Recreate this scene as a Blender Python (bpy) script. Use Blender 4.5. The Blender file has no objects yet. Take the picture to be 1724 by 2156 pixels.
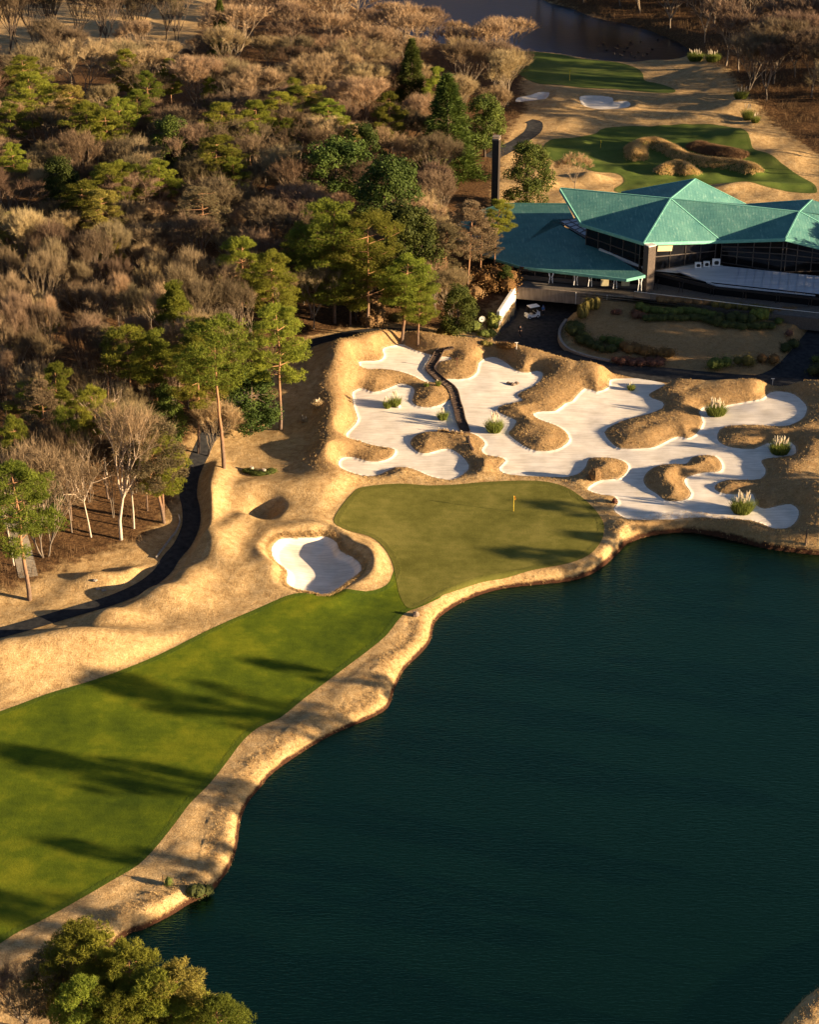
import bpy, math, numpy as np
from mathutils import Vector
sc = bpy.context.scene
R = math.radians
# ------------------------------------------------------------------ camera, light, exposure
FPX, CAMH = 3900.0, 109.0                      # focal length in units where the frame is 1724 wide
PITCH = math.atan(2052/FPX)
cam = bpy.data.cameras.new('camera'); camo = bpy.data.objects.new('camera', cam); sc.collection.objects.link(camo)
camo.location = (0, 0, CAMH); camo.rotation_euler = (math.pi/2-PITCH, 0, 0)
cam.sensor_fit = 'HORIZONTAL'; cam.sensor_width = 36; cam.lens = 36*FPX/1724; cam.clip_start = 1; cam.clip_end = 6000
sc.camera = camo
SUN_EL = R(11.0); sx, sy = .965, -.262
world = bpy.data.worlds.new('World'); sc.world = world; world.use_nodes = True
wn = world.node_tree; bg = wn.nodes['Background']; sky = wn.nodes.new('ShaderNodeTexSky')
sky.sky_type = 'NISHITA'; sky.sun_disc = False; sky.sun_elevation = SUN_EL
sky.sun_rotation = math.atan2(sx, sy); sky.air_density = .45; sky.dust_density = .5
wn.links.new(sky.outputs[0], bg.inputs[0]); bg.inputs[1].default_value = 0.05
sl = bpy.data.lights.new('sun', 'SUN'); sl.energy = 5.0; sl.angle = R(.5); sl.color = (1.0, .76, .48)
so = bpy.data.objects.new('sun', sl); sc.collection.objects.link(so)
sd = Vector((sx*math.cos(SUN_EL), sy*math.cos(SUN_EL), math.sin(SUN_EL)))
so.rotation_euler = sd.to_track_quat('Z', 'Y').to_euler(); so.location = (100, -30, 150)
sc.view_settings.view_transform = 'Standard'; sc.view_settings.look = 'None'
sc.view_settings.exposure = 2.0; sc.view_settings.gamma = 1

# ------------------------------------------------------------------ pixel -> world helpers (frame units: 1724 x 2155)
cp, sp = math.cos(PITCH), math.sin(PITCH)
def V(vx, vy, z=0.0):
    a = (vx-862)/FPX; b = (1077.5-vy)/FPX
    dz = -sp+b*cp; t = (z-CAMH)/dz
    return np.array([a*t, (cp+b*sp)*t, z])
def C1(x, y): return (967.7+x*.4387, 241.9+y*.4387)
def C2(x, y): return (967.7+x*.4387, y*.4387)
def C3(x, y): return (645.1+x*.3274, 685.4+y*.3274)
def C4(x, y): return (1169.3+x*.3218, 685.4+y*.3218)
def C5(x, y): return (403.2+x*.3274, 967.7+y*.3274)
def C6(x, y): return (1032.2+x*.24325, 467.7+y*.24325)
def mp(f, pts): return [f(*p) for p in pts]

# ------------------------------------------------------------------ noise and base terrain
def vnoise(x, y, s, seed=0):
    x = np.asarray(x)/s; y = np.asarray(y)/s
    xi = np.floor(x).astype(np.int64); yi = np.floor(y).astype(np.int64); fx = x-xi; fy = y-yi
    fx = fx*fx*(3-2*fx); fy = fy*fy*(3-2*fy)
    def h(a, b):
        n = (a*374761393+b*668265263+seed*974634777) & 0x7fffffff
        n = ((n ^ (n >> 13))*1274126177) & 0x7fffffff
        return (n ^ (n >> 16) & 0xffff)/float(0x7fffffff)*1.0
    v = h(xi, yi)*(1-fx)*(1-fy)+h(xi+1, yi)*fx*(1-fy)+h(xi, yi+1)*(1-fx)*fy+h(xi+1, yi+1)*fx*fy
    return v*2-1
def sstep(a, b, x):
    t = np.clip((x-a)/(b-a), 0, 1); return t*t*(3-2*t)
CTRL = [(0,1960,1.7),(0,1700,1.3),(200,1600,1.2),(400,1500,1.2),(300,1450,1.3),(600,1400,1.2),(700,1300,1.3),(850,1220,1.4),(900,1100,1.4),
 (1100,1060,1.5),(1200,1150,1.4),(740,1100,1.6),(650,1190,1.7),(500,1300,2.0),(300,1350,2.3),(100,1400,2.4),(0,1450,2.0),(450,1180,2.5),
 (540,1070,2.6),(600,1000,2.6),(500,950,2.3),(420,1050,1.9),(350,1200,1.7),(200,1275,1.5),(0,1330,1.5),(0,1200,2.6),(150,1150,3.0),
 (300,1050,3.0),(100,1000,4.5),(350,900,4.2),(200,850,6.5),(0,850,7.5),(400,780,5.5),(550,700,4.5),(560,850,1.9),(640,880,1.7),
 (700,840,3.2),(720,760,3.6),(800,725,3.6),(900,700,2.6),(1000,712,2.0),(1150,712,1.2),(1300,765,1.3),(1500,792,1.6),(1700,802,2.0),
 (900,880,2.3),(1000,960,1.9),(1200,950,1.9),(1400,900,2.1),(1600,850,2.5),(1500,1050,1.8),(1650,1090,1.7),(1724,1000,2.2),(1724,1150,1.3),
 (1724,850,2.8),(950,760,3.0),(1100,800,2.8),(300,650,7),(0,600,8.5),(500,550,6),(800,650,3.8),(700,600,5),(900,620,4.2),(960,640,3.6),(700,400,7),
 (400,300,8.5),(0,300,9.5),(0,100,7),(300,100,7),(700,150,6),(1000,200,4),(900,400,5),(1000,400,5),(1100,500,4.4),(1300,500,4.4),(1600,500,4.4),
 (1300,440,4),(1400,650,4.1),(1400,700,3.1),(1600,700,3.3),(1350,745,1.9),(1500,765,2.2),(1724,650,4.2),(1250,680,3.4),(1200,330,3),(1450,380,3),
 (1700,400,3),(1200,230,4),(1500,230,4.5),(1650,250,5),(1200,160,3),(1400,170,3),(1300,118,2.2),(1700,150,7),(1650,60,7),(1500,50,4),
 (0,-50,7),(862,-100,5),(1724,-50,9),(1040,650,4.2),(1020,690,2.6),(2000,1150,2.2),(2150,900,3),(2400,600,4),(2000,2100,2.2),(2400,1400,2.5),
 (100,2150,1.8),(1300,1500,1.0),(900,1900,1.0),(1500,1900,1.0),(1100,30,2.0),(-300,1400,2.5),(-300,900,7),(-400,400,9)]
cw = np.array([V(*c) for c in CTRL]); S0 = 60.0
cx, cy, cz = cw[:,0]/S0, cw[:,1]/S0, cw[:,2]
def _u(r2): return np.where(r2 > 1e-12, .5*r2*np.log(np.maximum(r2, 1e-12)), 0)
_n = len(cx); _K = _u((cx[:,None]-cx)**2+(cy[:,None]-cy)**2)+np.eye(_n)*.02
_P = np.stack([np.ones(_n), cx, cy], 1)
_A = np.block([[_K, _P], [_P.T, np.zeros((3,3))]])
_w = np.linalg.solve(_A, np.concatenate([cz, np.zeros(3)]))
def base_h(x, y):
    x = np.atleast_1d(np.asarray(x, float)); y = np.atleast_1d(np.asarray(y, float)); out = np.empty(x.shape)
    xf, yf, o = x.ravel(), y.ravel(), np.empty(x.size)
    for i in range(0, x.size, 40000):
        a, b = xf[i:i+40000]/S0, yf[i:i+40000]/S0
        o[i:i+40000] = _u((a[:,None]-cx)**2+(b[:,None]-cy)**2)@_w[:_n]+_w[_n]+_w[_n+1]*a+_w[_n+2]*b
    out = o.reshape(x.shape)
    far = np.maximum(sstep(560, 760, y), sstep(1.3, 2.2, np.abs(x)/(.2210*(np.abs(y)*.885+50)*1.1)))
    far = np.maximum(far, sstep(95, 60, y))
    return np.clip(out, .6, 11)*(1-far)+3.2*far
def PB(vx, vy):                                   # pixel on the base terrain
    z = 2.5
    for _ in range(8):
        p = V(vx, vy, z); z = .5*z+.5*float(base_h(p[0], p[1])[0])
    return V(vx, vy, z)
def smooth(pts, k=4, closed=True):
    P = np.array(pts, float); n = len(P); out = []
    rng_ = range(n if closed else n-1)
    for i in rng_:
        if closed: a, b, c, d = P[i-1], P[i], P[(i+1) % n], P[(i+2) % n]
        else: a, b, c, d = P[max(i-1,0)], P[i], P[i+1], P[min(i+2,n-1)]
        for j in range(k):
            t = j/k
            out.append(.5*((2*b)+(-a+c)*t+(2*a-5*b+4*c-d)*t*t+(-a+3*b-3*c+d)*t**3))
    if not closed: out.append(P[-1])
    return np.array(out)
def poly(pts, z=None, k=3):
    w = [(V(x, y, z) if z is not None else PB(x, y))[:2] for x, y in pts]
    return smooth(w, k)
def sdf(P, x, y, m=25.0):
    out = np.full(x.shape, m); lo, hi = P.min(0)-m, P.max(0)+m
    idx = np.where((x > lo[0]) & (x < hi[0]) & (y > lo[1]) & (y < hi[1]))
    px, py = x[idx], y[idx]; best = np.full(px.shape, 1e9); ins = np.zeros(px.shape, bool)
    n = len(P)
    for i in range(n):
        ax, ay = P[i]; bx, by = P[(i+1) % n]; ex, ey = bx-ax, by-ay; L = ex*ex+ey*ey+1e-12
        t = np.clip(((px-ax)*ex+(py-ay)*ey)/L, 0, 1)
        dx = px-ax-t*ex; dy = py-ay-t*ey; np.minimum(best, dx*dx+dy*dy, out=best)
        c = ((ay > py) != (by > py))
        if abs(ey) > 1e-9: ins ^= c & (px < ex*(py-ay)/ey+ax)
    d = np.sqrt(best); out[idx] = np.where(ins, -d, np.minimum(d, m)); return out
def linedist(P, x, y, m=25.0):
    out = np.full(x.shape, m); lo, hi = P.min(0)-m, P.max(0)+m
    idx = np.where((x > lo[0]) & (x < hi[0]) & (y > lo[1]) & (y < hi[1])); px, py = x[idx], y[idx]; best = np.full(px.shape, m*m)
    for i in range(len(P)-1):
        ax, ay = P[i]; ex, ey = P[i+1]-P[i]; L = ex*ex+ey*ey+1e-12
        t = np.clip(((px-ax)*ex+(py-ay)*ey)/L, 0, 1); np.minimum(best, (px-ax-t*ex)**2+(py-ay-t*ey)**2, out=best)
    out[idx] = np.sqrt(best); return out

# ------------------------------------------------------------------ outlines traced on the ground
LAKE = poly([(270,1965),(300,1955),(360,1925),(400,1900),(440,1880),(470,1845),(490,1810),(500,1770),(505,1730),(520,1690),(545,1660),(575,1625),
 (640,1580),(700,1545),(770,1515),(815,1490),(830,1450),(850,1410),(880,1380),(905,1350),(915,1310),(950,1280),(1000,1255),(1060,1238),(1130,1230),
 (1200,1222),(1250,1205),(1290,1175),(1320,1145),(1370,1127),(1440,1120),(1500,1127),(1560,1141),(1620,1155),(1700,1165),(1760,1170),(1900,1190),
 (2150,1280),(2330,1500),(2250,1750),(1950,1950),(1724,2078),(1640,2158),(1500,2300),(1300,2500),(1000,2700),(800,2550),(560,2330),(330,2200),
 (230,2110),(215,2020)], z=0.0)
POND = poly([(560,-120),(650,-40),(735,10),(800,50),(900,88),(1050,112),(1110,108),(1180,114),(1250,125),(1330,133),(1420,131),(1452,116),(1440,98),
 (1400,78),(1330,55),(1250,38),(1200,18),(1130,-5),(1050,-80),(950,-140)], z=1.4)
S_MAIN = poly(mp(C3, [(335,235),(420,228),(475,222),(500,190),(488,150),(560,130),(630,125),(700,160),(780,185),(850,200),(925,205),(928,222),(870,232),
 (840,250),(830,300),(870,340),(930,345),(1040,340),(1095,300),(1108,240),(1160,210),(1220,207),(1290,245),(1350,292),(1420,305),(1480,293),(1522,310),
 (1500,360),(1440,400),(1375,430),(1360,458),(1392,482),(1300,505),(1235,525),(1240,560),(1330,600),(1350,620),(1320,670),(1300,700),(1390,770),
 (1480,808),(1600,800),(1665,765),(1690,730),(1665,680),(1600,640),(1500,605),(1455,570),(1520,552),(1600,550)])
 + mp(C4, [(70,505),(110,495),(190,410),(270,435),(350,400),(355,355),(450,345),(540,345),(640,360),(720,380),(680,410),(610,450),(640,480),(700,500),
 (700,540),(600,580),(480,610),(380,650),(320,700),(370,770),(430,805),(560,805),(650,795),(720,760),(800,725),(860,738),(920,710),(965,635),(940,570),
 (975,530),(1100,530),(1130,520),(1250,500),(1350,480),(1400,440),(1470,432),(1560,450),(1620,500),(1645,540),(1625,600),(1560,640),(1480,660),
 (1300,648),(1150,655),(1075,680),(1058,740),(1090,775),(1160,800),(1300,808),(1390,770),(1540,765),(1575,820),(1545,852),(1380,870),(1345,890),
 (1375,940),(1360,990),(1300,1010),(1120,1010),(1040,1050),(1070,1090),(1170,1105),(1290,1100),(1310,1170),(1370,1200),(1460,1180),(1540,1170),
 (1590,1210),(1580,1270),(1530,1320),(1440,1330),(1380,1310),(1280,1275),(1100,1262),(850,1252),(620,1262),(500,1270),(420,1240),(380,1200),
 (410,1160),(380,1115),(300,1105),(210,1075),(230,1045),(300,1010),(420,1000),(470,950),(470,905),(400,870),(300,862),(220,870),(200,920),(160,965),(80,990)])
 + mp(C3, [(1600,973),(1400,965),(1270,950),(1238,915),(1280,870),(1240,845),(1150,830),(1125,795),(1150,760),(1110,715),(1055,690),(1000,690),
 (900,680),(760,685),(690,715),(668,765),(720,815),(780,820),(850,800),(910,792),(960,810),(1010,850),(1045,900),(1030,940),(960,985),(900,990),
 (800,970),(720,935),(640,910),(560,915),(480,955),(400,970),(300,950),(220,915),(205,880),(230,850),(300,845),(380,870),(460,875),(540,850),
 (570,810),(550,790),(430,770),(330,740),(260,720),(258,690),(300,650),(330,600),(310,540),(298,470),(295,430),(340,405),(380,410),(430,430),
 (500,415),(560,390),(610,375),(680,395),(695,430),(680,490),(720,520),(790,528),(860,510),(920,480),(945,465),(930,415),(880,368),(760,362),
 (700,330),(600,295),(480,278),(370,282)]), k=2)
S_ISLE = poly(mp(C4, [(880,880),(900,860),(960,850),(1040,855),(1085,900),(1080,950),(1000,960),(930,970),(850,1000),(850,1040),(885,1090),(870,1130),
 (800,1150),(720,1145),(660,1100),(600,1060),(575,1010),(600,960),(660,920),(750,905),(850,905)]))
S_FRONT = poly(mp(C5, [(512,590),(530,540),(580,508),(700,502),(790,503),(860,495),(930,530),(960,590),(1040,630),(1090,680),(1080,730),(1010,780),
 (930,840),(860,870),(760,850),(680,835),(610,795),(615,740),(600,700),(540,660)]))
S_FAR1 = poly(mp(C2, [(580,465),(650,460),(730,470),(740,490),(800,487),(820,505),(790,520),(680,527),(600,515),(580,490)]))
S_FAR2 = poly(mp(C2, [(330,462),(380,448),(430,450),(410,480),(330,487),(270,490),(280,470)]))
GREEN = poly([(703,1100),(712,1075),(740,1040),(765,1025),(840,1018),(900,1022),(960,1020),(1030,1014),(1130,1012),(1190,1025),(1235,1055),(1262,1085),
 (1272,1110),(1265,1140),(1240,1168),(1195,1186),(1130,1198),(1070,1210),(1010,1222),(940,1248),(890,1272),(860,1280),(842,1255),(834,1220),(826,1185),(808,1153),(780,1130),(733,1117)])
FAIRWAY = poly([(842,1190),(900,1225),(935,1248),(890,1275),(850,1292),(815,1335),(780,1365),(720,1410),(640,1470),(590,1510),(545,1530),(510,1560),(480,1600),(440,1650),
 (400,1690),(370,1730),(330,1780),(290,1820),(240,1850),(180,1885),(100,1930),(40,1960),(0,1985),(-100,2050),(-400,2150),(-500,1650),(-200,1560),(0,1497),
 (100,1460),(200,1430),(330,1380),(430,1330),(520,1290),(600,1260),(700,1245),(770,1248),(815,1232),(828,1205)])
FARGREEN = poly(mp(C2, [(320,250),(450,248),(560,280),(750,300),(850,330),(880,360),(890,390),(960,405),(1030,430),(1020,448),(900,445),(750,430),(600,425),
 (480,410),(380,405),(300,370),(260,320)]))
FARFAIR = poly(mp(C2, [(400,705),(460,670),(560,655),(650,640),(700,615),(900,605),(1150,602),(1300,620),(1380,670),(1420,730),(1520,780),(1600,830),
 (1690,880),(1715,920),(1680,930),(1500,915),(1330,895),(1240,885),(1100,900),(900,940),(740,920),(790,870),(750,835),(650,830),(560,800),(440,765)]))
ROAD = poly([(1046,703),(1050,697),(1086,659),(1083,596),(1240,596),(1232,650),(1205,672),(1184,692),(1178,712),(1195,735),(1240,752),(1290,764),(1400,775),(1560,792),(1605,790),(1640,770),
 (1680,730),(1724,685),(1820,610),(1900,640),(1800,730),(1720,790),(1800,812),(1900,830),(1900,850),(1700,824),(1500,815),(1350,798),(1200,762),(1120,745),(1050,728),(1036,714)], z=1.5, k=2)
def ribbon(line, w):
    P = smooth([PB(*p)[:2] for p in line], 4, False); T = np.gradient(P, axis=0); T /= np.linalg.norm(T, axis=1)[:,None]
    N = np.stack([-T[:,1], T[:,0]], 1)
    return P, np.concatenate([P+N*w/2, (P-N*w/2)[::-1]])
PATHC, PATH = ribbon([(-120,1355),(0,1332),(80,1310),(160,1286),(240,1262),(300,1235),(340,1205),(360,1175),(385,1145),(402,1105),(402,1070),(396,1040),(402,1000),(420,960),
 (436,925),(452,895),(480,860),(530,810),(590,760),(650,728),(715,712),(790,704),(900,708),(1000,718),(1060,722)], 2.2)
FPATHC, FARPATH = ribbon(mp(C2, [(150,760),(230,715),(310,665),(355,625),(360,595),(330,585)]), 3.2)
LWPATHC, WOODPATH = ribbon([(60,1215),(52,1180),(45,1150),(35,1120),(20,1090),(-20,1060)], 2.2)
FOREST = poly([(-600,1300),(-200,1260),(0,1245),(70,1225),(140,1190),(250,1155),(335,1110),(378,1040),(388,960),(430,870),(510,800),(600,735),(690,702),(830,690),(1010,700),(1035,650),
 (1075,600),(1060,540),(1040,430),(1060,330),(1075,270),(1110,230),(1100,180),(1105,120),(1060,112),(900,88),(800,50),(735,10),(620,-60),(500,-60),(420,60),(385,118),(200,122),(0,118),(-500,118)])
FOREST2 = poly([(1724,330),(1640,270),(1590,230),(1560,190),(1500,130),(1460,110),(1440,90),(1400,70),(1250,30),(1200,10),(1100,-60),(1800,-120),(2100,100),(2000,450)])
LAWN = poly(mp(C1, [(560,930),(650,900),(900,900),(1300,960),(1640,960),(1700,1000),(1580,1130),(1500,1290),(1300,1290),(1000,1240),(740,1200),(600,1140),(530,1060)]))
TIERS = poly(mp(C1, [(880,400),(1240,395),(1724,395),(1724,480),(1240,470),(1000,460)]))
DUNE = smooth([PB(*C2(*p))[:2] for p in [(850,770),(850,720),(930,705),(990,725),(1050,760),(1130,785),(1230,800),(1330,810),(1400,830)]], 4, False)
DUNE2 = smooth([PB(*C2(*p))[:2] for p in [(985,830),(1050,815),(1100,835)]], 4, False)
DUNE3 = smooth([PB(*C2(*p))[:2] for p in [(1150,715),(1230,735),(1320,755)]], 4, False)
RIDGE = smooth([PB(*p)[:2] for p in [(712,800),(735,755),(790,728),(850,722),(920,732),(1000,742),(1100,762),(1200,785),(1300,800),(1400,810),(1500,816),(1620,822),(1724,826),(1850,835)]], 4, False)

# ------------------------------------------------------------------ terrain grid
HW = .2210*1.12
def wy(y): return HW*(np.abs(y)*cp+50)
U = np.concatenate([-1-np.geomspace(.03, 6, 14)[::-1], np.linspace(-1, 1, 640), 1+np.geomspace(.03, 6, 14)])
Y = np.concatenate([np.linspace(15, 92, 10), np.geomspace(95, 540, 980), np.geomspace(550, 3500, 16)])
UU, YY = np.meshgrid(U, Y); XX = UU*wy(YY)
NC, NR = len(U), len(Y)
base = base_h(XX, YY)
D = {k: sdf(P, XX, YY, 30.0) for k, P in dict(lake=LAKE, main=S_MAIN, isle=S_ISLE, front=S_FRONT, far1=S_FAR1, far2=S_FAR2, green=GREEN, fair=FAIRWAY,
     fgreen=FARGREEN, ffair=FARFAIR, road=ROAD, path=PATH, fpath=FARPATH, wpath=WOODPATH, forest=FOREST, forest2=FOREST2, pond=POND, lawn=LAWN).items()}
D['main'] = np.maximum(D['main'], -D['isle'])
h = base.copy()
flat = np.minimum.reduce([D['main'], D['front'], D['green'], D['fair'], D['road'], D['path'], D['fgreen'], D['far1']])
mk = sstep(0, 1.8, flat)
bump = np.zeros_like(h)
def mound(vx, vy, hh, rx, ry=None, rot=0):
    p = PB(vx, vy); ry = ry or rx; c, s = math.cos(R(rot)), math.sin(R(rot))
    dx, dy = XX-p[0], YY-p[1]; a = (dx*c+dy*s)/rx; b = (-dx*s+dy*c)/ry
    return hh*np.exp(-(a*a+b*b))
for m in [(450,1160,2.3,2.8,4.5,20),(437,1075,1.9,1.7,5.5),(455,1010,1.3,1.8,4),(400,1225,1.5,3,2.6),(350,1265,2.1,3.6,2.2),(235,1308,1.6,3.6,1.8),(120,1372,2.2,5.5,3.4,15),(-20,1410,2.2,5,4),(240,1360,1.1,6,3,15),
          (505,1215,.8,3,3),(485,1115,.9,2,3),(520,1030,.8,4,2.5),(620,1030,.7,4,3),(800,1165,.7,2.2,4),(575,1190,.7,2.0,4),(655,1120,.5,4,2),(750,1160,.8,1.5,2.6,25),(778,1190,.6,1.5,2.4),(720,1120,.4,1.5,1.0),(690,1000,.6,3,3),
          (200,1225,1.3,3.4,1.5),(290,1212,.9,3,1.5),(702,900,1.8,2.9,6),(700,965,1.5,2.5,3),(700,790,1.7,3.0,7),(640,820,.5,3,6),
          (560,1180,.5,3,3),(1740,1060,1.6,4,5),(1770,950,1.6,4,5),(1690,960,.8,2,3),(1480,1105,.5,6,1.2),
          (1500,690,.5,10,3),(1150,390,1.0,2,2),(1245,378,1.2,3.0,2.2),(1205,300,1.0,2.5,1.2),(1275,152,.6,6,3),(1180,228,1.2,6,3,10),(1330,245,1.0,9,2.5,-5),
          (1450,250,1.3,7,2.5),(1550,230,1.5,7,4),(1500,160,1.4,7,5),(1440,215,1.2,4,3),(1210,260,1.0,5,3),(1410,180,.8,4,3),(1560,290,1.2,5,4),(1640,330,1.0,6,4),(1590,395,.9,6,1.5),(1530,400,.7,4,1.5)]:
    bump += mound(*m)
bump -= mound(556,1066,2.0,2.4,2.5)-mound(520,1085,.5,1.6,1.6)-mound(592,1075,.35,1.2,2.5)
dr = linedist(RIDGE, XX, YY); bump += 1.35*np.exp(-(dr/2.6)**2)
bump += (vnoise(XX, YY, 5.5, 3)*.28+vnoise(XX, YY, 2.3, 5)*.1)*sstep(0, 3, np.minimum(flat, D['lake']))*(1-sstep(-3, 2, -D['forest'])*.4)
h += bump*mk
ds = D['main']; out = np.maximum(ds, 0); near = np.exp(-(out/7.0)**2)
h += np.where(ds > 0, (.85*(1-np.exp(-(out/2.1)**2))+.12*sstep(0, .35, out))*near*sstep(0, 3.0, np.minimum(D['green'], D['road'])), 0)
h -= np.where(ds < 0, .11*sstep(0, .3, -ds), 0)+np.where(ds < 0, .05*vnoise(XX, YY, 3, 8), 0)
df = D['front']; out = np.maximum(df, 0)
h += np.where(df > 0, (.42*(1-np.exp(-(out/1.1)**2))+.15*sstep(0, .3, out))*np.exp(-(out/3.2)**2), 0)*sstep(-.2, 1.2, D['green'])
h -= np.where(df < 0, .55*sstep(0, .9, -df)+.35*sstep(0, 3, -df), 0)
for k in ('far1', 'far2'): h -= np.where(D[k] < 0, .4*sstep(0, 1.2, -D[k]), 0); h += np.where(D[k] > 0, .5*(1-np.exp(-(D[k]/1.2)**2))*np.exp(-(D[k]/3)**2), 0)
d1, d2, d3 = linedist(DUNE, XX, YY), linedist(DUNE2, XX, YY), linedist(DUNE3, XX, YY)
h += 1.5*np.exp(-(d1/1.9)**2)+1.5*np.exp(-(d2/1.7)**2)+.9*np.exp(-(d3/1.6)**2)
h = np.where(True, h, h)
# road level, banks, lake beds
rz = np.clip(base*.5+.7, 1.2, 9); fr = sstep(0, 2.0, D['road']); h = rz*(1-fr)+h*fr
tun = V(*C1(420, 900), 3)
inb = (YY > 256) & (YY < 290) & (XX > 10) & (XX < 44) & (D['road'] < 0); h = np.where(inb, 1.25, h)
bw = 1.7+.6*vnoise(XX, YY, 6, 11)
lk = D['lake']; f = np.clip(lk/bw, 0, 1); f = 1-(1-f)**2.2
h = np.where(lk > 0, .02+(h-.02)*f, np.maximum(-1.6, lk*.45))
h += np.where((lk > 0) & (lk < 3), .035*vnoise(XX, YY, .55, 21)+.05*vnoise(XX, YY, 1.3, 22), 0)*np.clip(lk, 0, 1)*sstep(0, .8, np.minimum(D['green'], D['fair']))
hill = 55*sstep(585, 760, YY)*sstep(-150, -60, XX); h = h+hill
pk = D['pond']; h = np.where(pk > 0, 1.42+(h-1.42)*sstep(0, 4, pk), np.maximum(.3, 1.4+pk*.4))
HT = h
def hq(x, y):
    ri = np.interp(y, Y, np.arange(NR)); ci = np.interp(x/wy(y), U, np.arange(NC))
    r0 = np.minimum(np.floor(ri).astype(int), NR-2); c0 = np.minimum(np.floor(ci).astype(int), NC-2); fr_, fc = ri-r0, ci-c0
    return HT[r0, c0]*(1-fr_)*(1-fc)+HT[r0+1, c0]*fr_*(1-fc)+HT[r0, c0+1]*(1-fr_)*fc+HT[r0+1, c0+1]*fr_*fc
def G(vx, vy, up=0.0):                             # point under a pixel (or the base of something whose top, `up` metres high, is at it)
    z = 2.5
    for _ in range(10):
        p = V(vx, vy, z+up); z = .5*z+.5*float(hq(p[0], p[1]))
    p = V(vx, vy, z+up); return np.array([p[0], p[1], float(hq(p[0], p[1]))])
# ------------------------------------------------------------------ material helpers
def new_mat(name, rough=.85, spec=.2):
    m = bpy.data.materials.new(name); m.use_nodes = True; nt = m.node_tree; b = nt.nodes['Principled BSDF']
    b.inputs['Roughness'].default_value = rough; b.inputs['Specular IOR Level'].default_value = spec
    return m, nt, b
def nd(nt, t, **kw):
    n = nt.nodes.new(t)
    for k, v in kw.items(): setattr(n, k, v)
    return n
def noise(nt, scale, detail=4, vec=None, rough=.55, dist=0.0):
    n = nd(nt, 'ShaderNodeTexNoise'); n.inputs['Scale'].default_value = scale; n.inputs['Detail'].default_value = detail
    n.inputs['Roughness'].default_value = rough; n.inputs['Distortion'].default_value = dist
    if vec is not None: nt.links.new(vec, n.inputs['Vector'])
    return n.outputs['Fac']
def pos(nt, scale=(1,1,1), rot=0):
    g = nd(nt, 'ShaderNodeNewGeometry'); mpn = nd(nt, 'ShaderNodeMapping'); mpn.inputs['Scale'].default_value = scale
    mpn.inputs['Rotation'].default_value = (0, 0, rot)
    nt.links.new(g.outputs['Position'], mpn.inputs['Vector']); return mpn.outputs[0]
def ramp(nt, fac, stops):
    r = nd(nt, 'ShaderNodeValToRGB'); e = r.color_ramp.elements
    while len(e) < len(stops): e.new(.5)
    for i, (p, c) in enumerate(stops): e[i].position = p; e[i].color = (*c, 1) if len(c) == 3 else c
    nt.links.new(fac, r.inputs[0]); return r.outputs[0]
def mix(nt, fac, a, b, mode='MIX'):
    n = nd(nt, 'ShaderNodeMix', data_type='RGBA', blend_type=mode)
    for s, v in ((n.inputs[0], fac), (n.inputs[6], a), (n.inputs[7], b)):
        if isinstance(v, (int, float)): s.default_value = v
        elif isinstance(v, tuple): s.default_value = (*v, 1)
        else: nt.links.new(v, s)
    return n.outputs[2]
def math_(nt, op, a, b=0.0, c=None, clamp=False):
    n = nd(nt, 'ShaderNodeMath', operation=op, use_clamp=clamp)
    for s, v in zip(n.inputs, (a, b, c)):
        if v is None: continue
        if isinstance(v, (int, float)): s.default_value = v
        else: nt.links.new(v, s)
    return n.outputs[0]
def mrange(nt, v, a, b, c=0.0, d=1.0):
    n = nd(nt, 'ShaderNodeMapRange', interpolation_type='SMOOTHSTEP'); nt.links.new(v, n.inputs[0])
    for i, q in enumerate((a, b, c, d)): n.inputs[i+1].default_value = q
    return n.outputs[0]
def attr(nt, name): n = nd(nt, 'ShaderNodeAttribute', attribute_name=name); return n.outputs['Fac']
def bumpn(nt, b, hgt, strength=.5, dist=.1):
    n = nd(nt, 'ShaderNodeBump'); n.inputs['Strength'].default_value = strength; n.inputs['Distance'].default_value = dist
    nt.links.new(hgt, n.inputs['Height']); nt.links.new(n.outputs[0], b.inputs['Normal'])
def simple(name, ca, cb, scale=3, rough=.85, spec=.2, bump_=None, stretch=(1,1,1), rnd=0.0, detail=4, metal=0, trans=0, bscale=None):
    m, nt, b = new_mat(name, rough, spec); v = pos(nt, stretch); f = noise(nt, scale, detail, v)
    c = ramp(nt, f, [(.3, ca), (.7, cb)])
    if rnd:
        oi = nd(nt, 'ShaderNodeObjectInfo'); hs = nd(nt, 'ShaderNodeHueSaturation')
        nt.links.new(math_(nt, 'MULTIPLY_ADD', oi.outputs['Random'], rnd*.10, .5-rnd*.05), hs.inputs['Hue'])
        nt.links.new(math_(nt, 'MULTIPLY_ADD', math_(nt, 'FRACT', math_(nt, 'MULTIPLY', oi.outputs['Random'], 7.3)), rnd*.8, 1-rnd*.4), hs.inputs['Value'])
        nt.links.new(c, hs.inputs['Color']); c = hs.outputs[0]
    nt.links.new(c, b.inputs['Base Color']); b.inputs['Metallic'].default_value = metal
    if trans:
        t = nd(nt, 'ShaderNodeBsdfTranslucent'); nt.links.new(c, t.inputs[0]); ms = nd(nt, 'ShaderNodeMixShader'); ms.inputs[0].default_value = trans
        nt.links.new(b.outputs[0], ms.inputs[1]); nt.links.new(t.outputs[0], ms.inputs[2]); nt.links.new(ms.outputs[0], nt.nodes['Material Output'].inputs[0])
    if bump_: bumpn(nt, b, noise(nt, bscale or scale*4, 3, v), bump_, .05)
    return m
M = {}
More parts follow.
